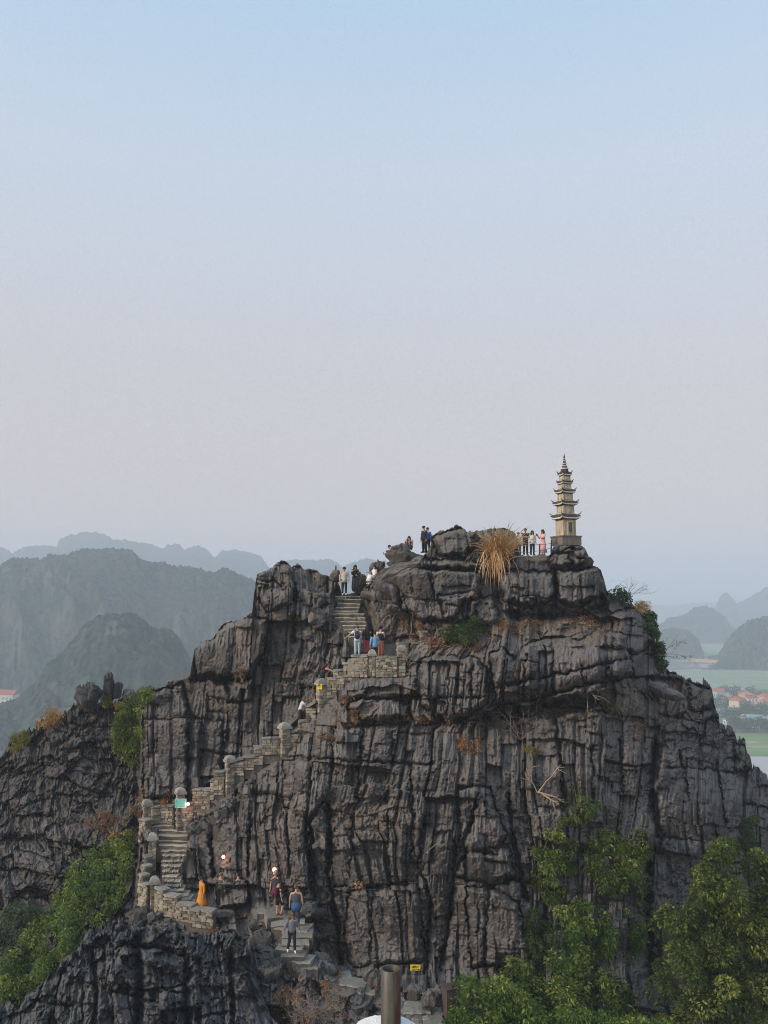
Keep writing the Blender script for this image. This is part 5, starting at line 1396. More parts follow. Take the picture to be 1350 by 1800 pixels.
# --- on the lower stairs and path
person("person in a loose orange robe walking along the low curved parapet", (354, 1601, 43.3), 1.6, -1.0, (.62, .24, .025), (.60, .23, .025), 'short', None, BLK, dict(ell=(-.22, .06, 1.12), wrl=(-.2, -.06, .9)), 'long', 'skirt', .3, None, None, 0, 1.25, None, 0., 1.35)
person("person with reddish hair whose head shows above the standing slab", (387, 1592, 43.7), 1.55, away - .4, (.10, .08, .07), (.05, .05, .05), 'short', plain("red_hair", (.22, .085, .04), .6, .3))
person("person with black hair whose head shows above the standing slab", (418, 1592, 43.7), 1.52, away, (.06, .055, .055), (.05, .05, .05), 'short')
person("person in a beige cap and dark shirt standing under the lit lamp on the cliff", (484, 1596, 42.9), 1.75, -.3, (.05, .045, .045), (.03, .03, .03), 'short', None, BLK, None, 'short', 'trousers', None, None, None, .2, 1, (.40, .33, .25))
r_, J_ = person("person in black clothes and shorts with tanned bare legs stepping up the path", (489, 1611, 41.3), 1.62, away - .9, BLK, (.015, .015, .018), 'short', None, (.30, .12, .05), dict(knl=(-.1, -.22, .52), anl=(-.1, -.10, .16), tol=(-.11, -.26, .11)), 'short', 'shorts')
backpack(r_, J_, (.13, .018, .045), "crimson backpack on the person in shorts")
r_, J_ = person("man in a sleeveless navy shirt with a blue jacket tied round his waist", (520, 1628, 40.2), 1.78, away, (.065, .075, .105), (.035, .045, .08), 'short', HAIR_B, BLK, None, 'none', 'trousers', None, None, None, -.7, 1.12)
q = MB(); q.tube([V3(0, .02, .72), V3(0, .02, .9), V3(0, 0, 1.04)], [(.22, .17), (.215, .165), (.19, .145)], 12, ax=(1, 0, 0)); q.build("tied_jacket", cloth((.045, .10, .24)), r_, True)
person("long haired woman in grey top, black trousers and white trainers on the path", (513, 1673, 38.6), 1.62, .25, (.15, .155, .18), BLK, 'long', HAIR_B, (.75, .75, .75), dict(knl=(-.12, -.02, .48), anl=(-.18, .06, .12), tol=(-.2, -.1, .06), knr=(.10, -.10, .47), anr=(.12, -.10, .085), tor=(.13, -.27, .035), ell=(-.30, .02, 1.14), wrl=(-.40, -.1, 1.0), elr=(.28, .0, 1.14), wrr=(.32, -.12, .95)), 'long', 'trousers')

# ------------------------------------------------------------------ plants
def leaf_mesh(name, pos, size, mat, rnd, rs, droop=.5, narrow=.42, outward=None):
    """pointed four-cornered leaves, bent along the midrib, at pos (n,3)"""
    n = len(pos)
    a = rs.uniform(0, 2 * math.pi, n); el = rs.normal(-droop, .5, n)
    ax = np.stack([np.cos(a) * np.cos(el), np.sin(a) * np.cos(el), np.sin(el)], -1)
    if outward is not None:
        ax = ax * .7 + outward * .7; ax /= np.linalg.norm(ax, axis=1, keepdims=True) + 1e-9
    r = rs.normal(size=(n, 3)) + np.array([0, 0, .8])
    sd = np.cross(ax, r); sd /= np.linalg.norm(sd, axis=1, keepdims=True) + 1e-9
    nr = np.cross(sd, ax)
    L = (size * rs.uniform(.6, 1.35, n))[:, None]; W = L * narrow
    p0 = pos; p1 = pos + ax * L * .45 + sd * W * .5 - nr * W * .12; p2 = pos + ax * L - np.array([0, 0, 1]) * L * .18; p3 = pos + ax * L * .45 - sd * W * .5 - nr * W * .12
    V = np.stack([p0, p1, p2, p3], 1).reshape(-1, 3)
    F = np.arange(4 * n).reshape(n, 4)
    F = np.concatenate([F[:, [0, 1, 2]], F[:, [0, 2, 3]]], 0)
    return mesh_from(name, V, F, mat, False, {'rnd': np.repeat(rnd, 4)})

def clumps(centres, radii, per, rs, flat=.8, tones=None, inner=.35):
    """leaf positions on the upper, outer shells of leaf clumps; returns pos, outward, tone"""
    n = len(centres)
    dirs = rs.normal(size=(n, per, 3)); dirs[..., 2] = dirs[..., 2] * .9 + .25
    dirs /= np.linalg.norm(dirs, axis=2, keepdims=True)
    rad = radii[:, None] * rs.uniform(inner, 1.0, (n, per)) ** .5
    off = dirs * rad[..., None]; off[..., 2] *= flat
    pos = centres[:, None] + off
    tn = (tones if tones is not None else rs.uniform(.2, .8, n))[:, None] + rs.normal(0, .24, (n, per))
    return pos.reshape(-1, 3), dirs.reshape(-1, 3), np.clip(tn.ravel(), 0, 1)

def in_poly(pts, n, rs, edge=6.0):
    xs = [p[0] for p in pts]; ys = [p[1] for p in pts]; out = np.zeros((0, 2))
    while len(out) < n:
        q = np.stack([rs.uniform(min(xs), max(xs), 4 * n), rs.uniform(min(ys), max(ys), 4 * n)], -1)
        sd = poly_sd(q[:, 0].astype(np.float32), q[:, 1].astype(np.float32), pts)
        sd = sd + edge * perlin(q[:, 0] / 13, q[:, 1] / 13, 77) * 1.5
        out = np.concatenate([out, q[sd > 0]])
    return out[:n]

def shrub(name, label, cat, pts, nclump, per, size, crad, mat, seed, thick=.5, sf=None, lift=.15, narrow=.42, droop=.45, stems=5, group=None, edge=6., gaps=.0, sky=False, part="foliage", dmax=None, stem_mat=None):
    rs = np.random.default_rng(seed); sf = sf or surf
    q = in_poly(pts, nclump, rs, edge)
    if gaps:
        keep = perlin(q[:, 0] / 22, q[:, 1] / 30, seed + 3) > gaps - .35
        q = q[keep]
    d = sf(q[:, 0], q[:, 1])
    if dmax is not None: d = np.minimum(d, dmax)
    d = d - lift - thick * rs.uniform(0, 1, len(q)) ** 1.5
    c = Pn(q[:, 0], q[:, 1], d)
    rad = crad * rs.uniform(.5, 1.35, len(q))
    tones = np.clip(.42 + .5 * perlin(q[:, 0] / 26, q[:, 1] / 26, seed + 5) + rs.normal(0, .14, len(q)), .02, .95)
    pos, out, tn = clumps(c, rad, per, rs, tones=tones)
    mx, my = np.mean([p[0] for p in pts]), max(p[1] for p in pts) - 3
    base = P(mx, my, float(sf(mx, my)))
    root = empty(name, base, label, cat, group)
    b = np.array(base)
    obj(part, leaf_mesh(part, pos - b, size, mat, tn, rs, droop, narrow, out), root)
    if stems:
        mb = MB()
        for k in range(stems):
            i = rs.integers(len(c)); j = rs.integers(len(c))
            x0 = (c[i] + np.array([0, .5, -.7])) - b; x1 = c[j] - b
            if np.linalg.norm(x1 - x0) > 3.0: x1 = x0 + (x1 - x0) * (3.0 / np.linalg.norm(x1 - x0))
            mid = (x0 + x1) / 2 + rs.normal(0, .12, 3)
            mb.tube([x0, mid, x1], [.035, .025, .012], 5)
        mb.build("stem", stem_mat or M['bark'], root)
    return root

def branching(mb, p, d, L, r, depth, rs, spread=.6, grav=0.0):
    pts = [Vector(p)]; q = Vector(p); dd = Vector(d).normalized()
    for k in range(3):
        dd = (dd + Vector(rs.normal(0, .14, 3)) + Vector((0, 0, grav))).normalized(); q = q + dd * L / 3; pts.append(q.copy())
    mb.tube(pts, [r, r * .85, r * .7, r * .55], 4)
    if depth > 0:
        for k in range(rs.integers(2, 4)):
            b = pts[rs.integers(1, 4)]
            nd = (dd + Vector(rs.normal(0, spread, 3))).normalized()
            branching(mb, b, nd, L * rs.uniform(.55, .8), r * .6, depth - 1, rs, spread, grav)

def twigs(name, label, px, py, d, L, n, seed, mat=None, depth=3, r=.022, dirs=None, spread=.55, cat="bare shrub", grav=0., leaves=None):
    rs = np.random.default_rng(seed); base = P(px, py, d)
    root = empty(name, base, label, cat)
    mb = MB()
    for k in range(n):
        dv = dirs[k % len(dirs)] if dirs else (rs.normal(0, .6), rs.normal(-.3, .3), rs.uniform(.3, 1))
        branching(mb, (rs.normal(0, .05), 0, 0), dv, L * rs.uniform(.7, 1.1), r, depth, rs, spread, grav)
    mb.build("branches", mat or M['twig'], root)
    if leaves:
        m_, cnt, sz = leaves
        vs = np.array(mb.v); i = rs.integers(0, len(vs), cnt)
        obj("foliage", leaf_mesh("foliage", vs[i] + rs.normal(0, .05, (cnt, 3)), sz, m_, rs.uniform(0, 1, cnt), rs), root)
    return root

# --- tree at the lower right: trunk, limbs and a crown of drooping sprays
def tree(label, outline, base_px, d0, d1, nspray, per, size, crad, mat, seed, limbs=9, name="broadleaf_tree"):
    rs = np.random.default_rng(seed)
    q = in_poly(outline, nspray, rs, 9)
    cx, cy = np.mean([p[0] for p in outline]), np.mean([p[1] for p in outline])
    wx = (max(p[0] for p in outline) - min(p[0] for p in outline)) / 2
    prox = np.clip(1 - ((q[:, 0] - cx) / wx) ** 2, 0, 1)
    d = d1 - (d1 - d0) * prox ** .5 * (rs.uniform(.25, 1, len(q)) ** .5)
    c = Pn(q[:, 0], q[:, 1], d)
    tones = np.clip(.40 + .55 * perlin(q[:, 0] / 30, q[:, 1] / 24, seed + 5) + rs.normal(0, .16, len(q)), .02, .98)
    pos, out, tn = clumps(c, crad * rs.uniform(.6, 1.35, len(q)), per, rs, .8, tones, .62)
    dm = (d0 + d1) / 2 + .3
    base = P(base_px[0], base_px[1], dm); b = np.array(base)
    root = empty(name, base, label, "tree")
    obj("crown", leaf_mesh("crown", pos - b, size, mat, tn, rs, .25, .52, out), root)
    top = np.array(P(cx, cy + 40, dm)) - b
    mb = MB(); mb.tube([(0, 0, -1.5), tuple(top * .35 + rs.normal(0, .1, 3)), tuple(top * .7), tuple(top)], [.24, .20, .15, .10], 9); mb.build("trunk", M['bark'], root, True)
    for k in range(limbs):
        i = rs.integers(len(c)); e = c[i] - b; s_ = top * rs.uniform(.3, 1.0)
        mb = MB(); mb.tube([tuple(s_), tuple((s_ + e) / 2 + rs.normal(0, .2, 3) + np.array([0, 0, .15])), tuple(e)], [.09, .055, .02], 6); mb.build("limb", M['bark'], root, True)
    return root

tree("large olive green tree with drooping leaves at the bottom right",
     [(1172,1600),(1190,1560),(1215,1545),(1225,1510),(1245,1490),(1275,1487),(1300,1500),(1340,1512),(1420,1530),(1440,1700),(1440,1840),(1170,1840),(1165,1780),(1190,1760),(1165,1720),(1172,1670),(1160,1640)],
     (1290, 1840), 36.0, 40.5, 155, 460, .15, .58, M['leaf_olive'], 21, 12)

# --- creepers on the cliff at the lower right
ncr = "climbing_plant"; gcr = "creepers on the lower right cliff"
shrub(ncr, "dense dark green creeper patch at the upper left of the ivy on the cliff", "creeper", [(940,1500),(975,1450),(1000,1470),(1010,1520),(1000,1580),(965,1590),(938,1560)], 116, 66, .15, .24, M['leaf_green'], 31, .35, group=gcr, gaps=.15)
shrub(ncr, "bushy creeper under the ledge, hanging in the upper middle of the ivy", "creeper", [(1035,1470),(1080,1462),(1125,1465),(1138,1520),(1135,1560),(1090,1570),(1050,1560),(1030,1510)], 152, 66, .15, .26, M['leaf_green'], 32, .5, group=gcr, gaps=.15)
shrub(ncr, "thin creeper strands running down right of the middle ivy", "creeper", [(1090,1560),(1135,1560),(1140,1620),(1125,1700),(1100,1690),(1108,1620)], 79, 49, .14, .2, M['leaf_fresh'], 33, .3, group=gcr, gaps=.2)
shrub(ncr, "yellowish green creeper mound in the centre of the ivy", "creeper", [(985,1600),(1010,1585),(1050,1595),(1080,1640),(1065,1690),(1020,1700),(990,1660)], 152, 72, .16, .28, M['leaf_fresh'], 34, .6, group=gcr, gaps=.1)
shrub(ncr, "dark creeper hanging along the left edge of the ivy", "creeper", [(930,1610),(965,1600),(985,1660),(985,1740),(940,1745),(925,1680)], 116, 63, .15, .25, M['leaf_dark'], 35, .4, group=gcr, gaps=.2)
shrub(ncr, "leafy mass of creeper low on the cliff left of the olive tree", "creeper", [(945,1690),(1040,1680),(1070,1720),(1110,1740),(1120,1800),(1000,1830),(940,1780)], 214, 75, .17, .32, M['leaf_green'], 36, .9, group=gcr, gaps=.05)
shrub(ncr, "small bright creeper tuft on the fluted rock above the ivy", "creeper", [(985,1420),(1040,1402),(1052,1420),(1020,1445),(985,1450)], 49, 58, .13, .2, M['leaf_green'], 37, .25, group=gcr, gaps=.15, stems=2)
shrub(ncr, "dark shrub in a cleft of the right cliff beside the frame edge", "creeper", [(1300,1440),(1330,1432),(1335,1480),(1325,1500),(1302,1480)], 53, 58, .15, .25, M['leaf_dark'], 38, .4, group=gcr, gaps=.1, stems=2)
shrub("bush", "yellow green bush beside the cliff between the front bush and the creepers", "bush", [(880,1700),(905,1685),(930,1690),(942,1730),(920,1750),(885,1740)], 55, 66, .16, .27, M['leaf_olive'], 39, .6, lift=.4)
# front bushes at the bottom
fb = lambda x, y: 35.6 - .0*x
shrub("bush", "fresh green bush at the bottom in front of the brown box", "bush", [(795,1760),(810,1728),(835,1714),(865,1720),(895,1738),(930,1755),(955,1790),(960,1850),(780,1850),(783,1800)], 204, 87, .15, .28, M['leaf_fresh'], 41, 1.0, sf=lambda x, y: 36.0 + (1800 - np.asarray(y, float)) * .006, lift=.1)
shrub("bush", "low leafy bush along the bottom edge below the creepers", "bush", [(945,1790),(1000,1775),(1060,1785),(1130,1790),(1185,1800),(1190,1850),(940,1850)], 136, 81, .15, .28, M['leaf_fresh'], 42, .8, sf=lambda x, y: 35.6 + (1800 - np.asarray(y, float)) * .006, lift=.1)
# --- left side
shrub("bush", "large bright green bush filling the gully between the left ridge and the outcrop", "bush", [(228,1462),(232,1500),(222,1560),(205,1600),(165,1635),(120,1690),(60,1745),(0,1770),(-20,1720),(40,1660),(70,1600),(105,1570),(125,1530),(170,1490)], 347, 84, .17, .34, M['leaf_fresh'], 51, 1.2, lift=.3, gaps=.08, edge=9., stems=14)
shrub("bush", "grey green bush at the lower left edge of the picture", "bush", [(-20,1610),(30,1590),(60,1605),(62,1650),(40,1690),(-20,1730)], 105, 72, .18, .34, M['leaf_grey'], 52, .8, lift=.3)
shrub("ivy", "tall green ivy in the gap left of the great smooth wall of rock", "ivy", [(206,1250),(222,1240),(240,1222),(262,1212),(268,1222),(250,1245),(250,1310),(242,1345),(215,1335),(200,1310)], 124, 66, .19, .30, M['leaf_green'], 53, .5, lift=.6, dmax=57)
shrub("bush", "yellow shrub on the crest of the left ridge beside the slender pinnacle", "bush", [(172,1238),(180,1222),(192,1226),(190,1242)], 16, 49, .16, .22, M['leaf_yellow'], 54, .2, stems=0)
shrub("bush", "yellow green shrub at the top of the ivy", "bush", [(206,1258),(210,1236),(232,1242),(236,1256),(222,1262)], 24, 58, .17, .25, M['leaf_yellow'], 55, .3, lift=.8, stems=0)
shrub("bush", "yellowing shrub on the outer slope of the left ridge", "bush", [(16,1322),(24,1296),(42,1288),(50,1300),(40,1318)], 31, 58, .18, .26, M['leaf_yellow'], 56, .3, stems=1)
shrub("dry_grass_clump", "straw coloured grass on the left ridge below the broad pinnacle", "dry grass", [(64,1282),(75,1266),(95,1248),(108,1256),(100,1272)], 31, 43, .28, .24, M['straw'], 57, .2, narrow=.12, droop=-.3, stems=0)
shrub("bush", "rust brown scrub below the ridge left of the lower stairs", "dry scrub", [(150,1440),(185,1425),(215,1435),(240,1420),(248,1450),(228,1475),(170,1465)], 68, 49, .15, .24, M['leaf_rust'], 58, .3, gaps=.2, stems=8, stem_mat=M['twig'])
# --- small growth on the peak
shrub("bush", "dark green shrub on the slope below the big summit block", "bush", [(778,1120),(785,1100),(810,1088),(838,1085),(850,1100),(840,1122),(800,1130)], 68, 66, .15, .24, M['leaf_dark'], 61, .5, lift=.4)
shrub("bush", "green shrub clinging to the skyline right of the summit block", "bush", [(1068,1048),(1078,1036),(1092,1033),(1106,1046),(1108,1060),(1080,1058)], 22, 58, .15, .24, M['leaf_dark'], 62, .5, lift=.2)
shrub("bush", "dark creeper hanging down the right skyline above the plain", "bush", [(1128,1076),(1146,1080),(1152,1100),(1160,1140),(1166,1170),(1156,1172),(1148,1120),(1138,1090)], 74, 60, .17, .25, M['leaf_dark'], 63, .4, lift=.2)
shrub("dry_grass_clump", "small orange grass tuft on the right skyline", "dry grass", [(1116,1076),(1122,1062),(1136,1064),(1140,1078)], 18, 37, .30, .22, M['straw'], 64, .2, narrow=.10, droop=-.5, stems=0)
RG = "rusty dead growth on the ledges"
for i, (pts, n, lab, mt) in enumerate([
    ([(796,1300),(810,1292),(840,1300),(850,1318),(835,1325),(800,1316)], 60, "orange brown fern patch on the fluted cliff, in the middle of the face", 'leaf_rust'),
    ([(740,1110),(800,1130),(850,1128),(840,1142),(760,1140)], 60, "rusty low plants below the dark green shrub", 'leaf_rust'),
    ([(700,1085),(730,1075),(745,1100),(735,1128),(708,1120)], 60, "rusty scrub beside the small stone stub pillar", 'leaf_rust'),
    ([(860,1095),(905,1085),(915,1100),(880,1115)], 45, "orange scrub below the overhang left of the pale rubble slope", 'leaf_rust'),
    ([(585,1240),(620,1225),(640,1250),(625,1285),(590,1280)], 70, "dark rust bramble right of the yellow sign pillar", 'leaf_rust'),
    ([(700,1262),(740,1258),(752,1272),(715,1280)], 40, "rusty plants on the ledge at the top of the fluted cliff", 'leaf_rust'),
    ([(1112,1265),(1132,1255),(1138,1285),(1118,1300)], 45, "reddish scrub in a hollow of the right flank", 'leaf_rust'),
    ([(275,1412),(290,1392),(304,1402),(306,1418)], 26, "orange bush peeping over the curved parapet", 'leaf_rust'),
    ([(345,1625),(365,1612),(385,1630),(372,1650),(350,1645)], 40, "rusty leaves below the low curved parapet", 'leaf_rust'),
    ([(235,1400),(252,1390),(256,1440),(244,1480),(232,1450)], 50, "rust coloured grass left of the far bend pillar", 'leaf_rust'),
    ([(470,1735),(520,1715),(600,1735),(610,1790),(480,1800)], 110, "tangle of dry brown brush below the path at the bottom", 'leaf_rust'),
    ([(885,1105),(930,1088),(960,1095),(950,1112),(900,1120)], 50, "brownish scrub on the pale rubble slope under the summit overhang", 'leaf_rust'),
    ([(990,1088),(1030,1082),(1050,1092),(1020,1102)], 34, "dry weeds on the rubble slope directly below the pagoda", 'straw'),
    ([(625,1552),(640,1546),(648,1560),(632,1566)], 18, "small pale tuft on the ledge of the lower central slab", 'straw'),
    ([(915,1322),(940,1314),(955,1326),(930,1332)], 26, "yellowish moss below the pale leafless shrub", 'leaf_yellow'),
    ([(1065,1238),(1090,1232),(1100,1244),(1075,1250)], 24, "yellow green moss in the recess right of the banded overhang", 'leaf_yellow'),
    ([(410,1178),(424,1172),(428,1190),(414,1192)], 16, "little orange plant in the cleft right of the dark overhang", 'leaf_rust'),
    ([(556,1292),(580,1284),(590,1298),(566,1304)], 22, "rusty plants at the foot of the diagonal parapet", 'leaf_rust'),
    ([(1005,1390),(1020,1380),(1030,1400),(1012,1410)], 18, "small green tuft in the fluted wall above the dead roots", 'leaf_green'),
    ([(930,1225),(945,1218),(950,1238),(936,1244)], 14, "dry wisp hanging from the banded overhang", 'straw'),
    ([(1180,1185),(1210,1196),(1205,1210),(1175,1200)], 30, "brown heath on the right flank above the pale boulder", 'leaf_rust'),
    ([(590,1690),(608,1685),(604,1715),(588,1712)], 24, "rusty weeds at the foot of the cliff beside the path", 'leaf_rust')]):
    shrub("dry_scrub", lab, "dry scrub", pts, n, 22, .12, .16, M[mt], 70 + i, .15, lift=.06, narrow=.3, stems=6, group=RG, gaps=.15, stem_mat=M['twig'])

# --- the big hanging tuft of dry grass on the summit
rs = np.random.default_rng(5); base = P(880, 986, 52.6); root = empty("dry_grass_clump", base, "big hanging tuft of orange dry grass on the summit rocks", "dry grass")
vs = []; fs = []; rn = []
for k in range(330):
    o = np.array([rs.normal(0, .26), rs.normal(0, .12), rs.normal(.2, .25)])
    o = o * .75 + np.array([(0, 0, 0), (.42, .08, .30), (-.46, 0, .25), (.1, -.1, -.25)][rs.choice(4, p=[.45, .2, .2, .15])])
    a = rs.uniform(0, 2 * math.pi)
    if rs.uniform() < .25: v = np.array([rs.normal(-.12, .25), -abs(rs.normal(.5, .3)), rs.uniform(.0, .7)]); L = rs.uniform(1.2, 2.9); gr = 3.0; o += np.array([-.30, -.1, -.1])
    else: v = np.array([math.cos(a) * rs.uniform(.1, .9) - .08, -abs(math.sin(a)) * .6, rs.uniform(.6, 1.5)]); L = rs.uniform(1.1, 2.5); gr = rs.uniform(.7, 2.1)
    v /= np.linalg.norm(v); p = o.copy(); w = rs.uniform(.020, .042); n = 9
    sd = np.cross(v, [0, 1, .2]); sd /= np.linalg.norm(sd); b = len(vs); t = rs.uniform(0, 1)
    for i in range(n + 1):
        ww = w * (1 - (i / n) ** 2 * .9)
        vs += [p - sd * ww, p + sd * ww]; rn += [np.clip(t * .55 + .55 * i / n - .05, 0, 1)] * 2
        p = p + v * L / n; v = v + np.array([0, 0, -gr / n]); v /= np.linalg.norm(v)
    fs += [[b + 2 * i, b + 2 * i + 1, b + 2 * i + 3, b + 2 * i + 2] for i in range(n)]
obj("grass_blades", mesh_from("grass_blades", np.array(vs), np.array(fs), M['straw'], False, {'rnd': np.array(rn)}), root)
rs = np.random.default_rng(6)
mb = MB(); mb.ball((0, .15, 0), (.5, .3, .35), 10, 7); mb.build("root_mass", M['leaf_rust'], root)

# --- bare shrubs and roots
def sd_(x, y, o=.15): return float(surf(x, y)) - o
twigs("bare_shrub", "pale leafless shrub spreading on the ledge in the middle right of the face", 916, 1300, sd_(916, 1300, .5), 1.1, 7, 81, None, 3, .028)
twigs("bare_shrub", "leafless twigs drooping from the banded overhang on the right", 1028, 1208, sd_(1028, 1212, .3), .9, 3, 82, None, 2, .024, [(.4, -.4, -.5), (.1, -.3, -.9), (.7, -.4, -.3)])
twigs("bare_shrub", "thin bare branches reaching over the skyline right of the summit", 1100, 1052, 53.6, 1.3, 4, 83, None, 3, .016, [(1, 0, .8), (.6, 0, 1), (1, -.1, .5), (.2, 0, 1)], .4)
twigs("bare_shrub", "sparse leafy branches sticking out to the right of the skyline", 1156, 1152, 53.2, 1.3, 4, 84, None, 2, .018, [(1, 0, .5), (1, 0, .15), (.9, 0, -.1), (.7, 0, .8)], .35, leaves=(M['leaf_dark'], 40, .16))
twigs("dead_root", "pale orange dead roots clinging to the fluted cliff above the creepers", 945, 1392, sd_(945, 1392, .35), 1.2, 4, 85, M['root'], 2, .04, [(1, -.2, -.5), (.9, -.2, -.1), (-.3, -.2, .8), (.5, -.1, .6)], .35, "root")
twigs("bare_shrub", "grey bare branches beside the right end of the platform wall", 718, 1170, sd_(718, 1168, .5), .7, 3, 86, None, 1, .035, [(.4, -.2, 1), (.7, -.1, .5), (-.2, -.2, .6)], .4)
twigs("bare_shrub", "small white dead branch in a cleft of the central cliff", 748, 1500, sd_(748, 1505, .3), .6, 2, 87, M['twig'], 1, .03, [(.7, -.3, .8), (.1, -.3, .7)], .3)
twigs("bare_shrub", "dry twigs tangled in the brush at the bottom of the picture", 540, 1790, sd_(540, 1790, .5), 1.0, 12, 88, None, 3, .016)
twigs("bare_shrub", "thin bare twigs over the dark cliff edge at the left skyline", 332, 1192, 51.5, .8, 3, 89, None, 2, .012, [(-1, 0, .4), (-1, 0, .1), (-.8, 0, .6)], .3)
twigs("bare_shrub", "dry twiggy bush on the gully side of the left ridge", 165, 1455, sd_(165, 1455, .4), .9, 10, 90, None, 3, .016)

# ------------------------------------------------------------------ lamps fixed on the rock and parapet
def emis(name, col, s):
    m = bpy.data.materials.new(name); m.use_nodes = True; nt = m.node_tree; b = nt.nodes["Principled BSDF"]
    b.inputs["Base Color"].default_value = (*col, 1); b.inputs["Emission Color"].default_value = (*col, 1); b.inputs["Emission Strength"].default_value = s
    return m
M['glow'] = emis("lamp_glass", (1.0, .88, .80), 9.0); M['glare_red'] = emis("lamp_glare", (1.0, .10, .03), 2.2); M['metal_dark'] = plain("dark_metal", (.05, .045, .045), .5, .1, metal=.6)
for px, py, d, r, lab in ((331, 1413, 47.2, .10, "lit lamp on the parapet beside the turquoise board"), (393, 1506, sd_(393, 1506, .1), .10, "lit lamp on the dark rock above the two heads"), (483, 1528.5, min(sd_(483, 1528, .1), 43.2), .13, "lit lamp on the cliff above the person in the beige cap")):
    root = empty("spot_lamp", P(px, py, d), lab, "lamp", None, R(random.uniform(-15, 15)))
    q = MB(); q.tube([(0, .55, -.05), (0, .12, 0)], .025, 6); q.build("bracket", M['metal_dark'], root)
    q = MB(); q.tube([(0, .14, 0), (0, .06, 0), (0, -.02, 0)], [.4 * r, r * .9, r], 14, ax=(1, 0, 0)); q.build("housing", M['metal_dark'], root, True)
    q = MB(); q.tube([(0, -.022, 0), (0, -.05, 0)], [r * .98, r * .9], 14, ax=(1, 0, 0)); q.build("glare_ring", M['glare_red'], root)  # glowing ring added for the reddish camera glare, not part of the fitting
    q = MB(); q.ball((0, -.05, 0), (r * .62, .05, r * .62), 12, 8); q.build("lens", M['glow'], root, True)
    L = bpy.data.lights.new("lamp_light", 'POINT'); L.energy = 4; L.color = (1, .45, .3); L.shadow_soft_size = .08
    lo = bpy.data.objects.new("lamp_light", L); COL.objects.link(lo); lo.parent = root; lo.location = (0, -.22, 0)

# ------------------------------------------------------------------ rope fence by the pagoda
root = empty("rope_fence", P(948, 977, 54.4), "low rope fence with dark posts along the edge of the summit terrace", "fence")
bz = np.array(root.location)
def rel(px, py, d): return P(px, py, d) - root.location
for px, y0, y1, d in ((904, 955, 980, 54.3), (948.5, 956, 980, 54.35), (969, 950, 975, 54.2)):
    q = MB(); a = rel(px, y1, d); b2 = rel(px, y0, d); q.tube([a, b2], [.055, .045], 7); q.build("post", M['metal_dark'], root)
for ya in ((957, 959, 957, 955), (969, 971, 968, 963)):
    q = MB(); q.tube([rel(904, ya[0], 54.3), rel(926, ya[1] + 1, 54.3), rel(948, ya[2], 54.32), rel(958, (ya[2] + ya[3]) / 2 + 1, 54.3), rel(969, ya[3], 54.2)], .014, 5); q.build("rope", M['bark'], root)

# ------------------------------------------------------------------ steel pipe in its white footing, near the camera
def pipe_mat():
    m, nt, b = nodes("rusty_galvanised_steel")
    v = coords(nt, "Object", (9, 9, 2.2)); n = noise_tex(nt, 3.2, 6, .7, v, .4); n2 = noise_tex(nt, 40, 4, .7, coords(nt, "Object", (1, 1, .3)))
    sx = nt.nodes.new("ShaderNodeSeparateXYZ"); nt.links.new(coords(nt), sx.inputs[0])
    c = ramp(nt, n2, [(.3, (.065, .060, .048)), (.7, (.125, .116, .092))])
    # run of rust down the right hand side
    mr = nt.nodes.new("ShaderNodeMapRange"); nt.links.new(sx.outputs[0], mr.inputs[0]); mr.inputs[1].default_value = .003; mr.inputs[2].default_value = .014
    k = nt.nodes.new("ShaderNodeMath"); k.operation = 'MULTIPLY'; nt.links.new(mr.outputs[0], k.inputs[0]); nt.links.new(ramp(nt, n, [(.42, 0.), (.54, .9)]), k.inputs[1])
    c = mix(nt, k.outputs[0], c, (.075, .022, .010))
    nt.links.new(c, b.inputs["Base Color"]); b.inputs["Metallic"].default_value = .35; b.inputs["Roughness"].default_value = .5
    bump(nt, b, n2, .2, .002)
    return m
M['pipe'] = pipe_mat()
M['limewash'] = plain("white_plaster", (.70, .70, .68), .9, .10, 30, bmp=.5)
PD = 2.7; c = P(687, 1702, PD); rp = 16.6 / FPX * PD
root = empty("steel_pipe", P(687, 1800, PD), "open topped rusty steel pipe standing at the bottom of the picture", "pipe")
h0 = c.z - root.location.z
q = MB(); n = 40
ring = lambda r_, z_: [(r_ * math.cos(2 * math.pi * k / n), r_ * math.sin(2 * math.pi * k / n), z_) for k in range(n)]
vs = ring(rp, -.25) + ring(rp, h0 - .0015) + ring(rp - .0012, h0) + ring(rp - .004, h0) + ring(rp - .005, h0 - .0015) + ring(rp - .005, -.25)
fs = [[i * n + k, i * n + (k + 1) % n, (i + 1) * n + (k + 1) % n, (i + 1) * n + k] for i in range(5) for k in range(n)]
obj("pipe_wall", mesh_from("pipe_wall", vs, fs, M['pipe'], True), root)
q = MB(); q.lathe([(rp - .0055, h0 - .032), (rp - .0055, h0 - .028)], 30); q.build("plug", M['cap'], root)
fo = empty("pipe_footing", P(676, 1830, PD), "white plastered footing round the base of the steel pipe", "footing")
me = rock_mesh("plaster_cap", (.215, .17, .115), 71, .75, 0, M['limewash'], 60, 44, .12)
obj("plaster_cap", me, fo, P(673, 1830, PD + .03) - fo.location)
q = MB(); q.box((0, .01, -.55), (.15, .13, 1.05), None, .004); q.build("post", M['limewash'], fo)

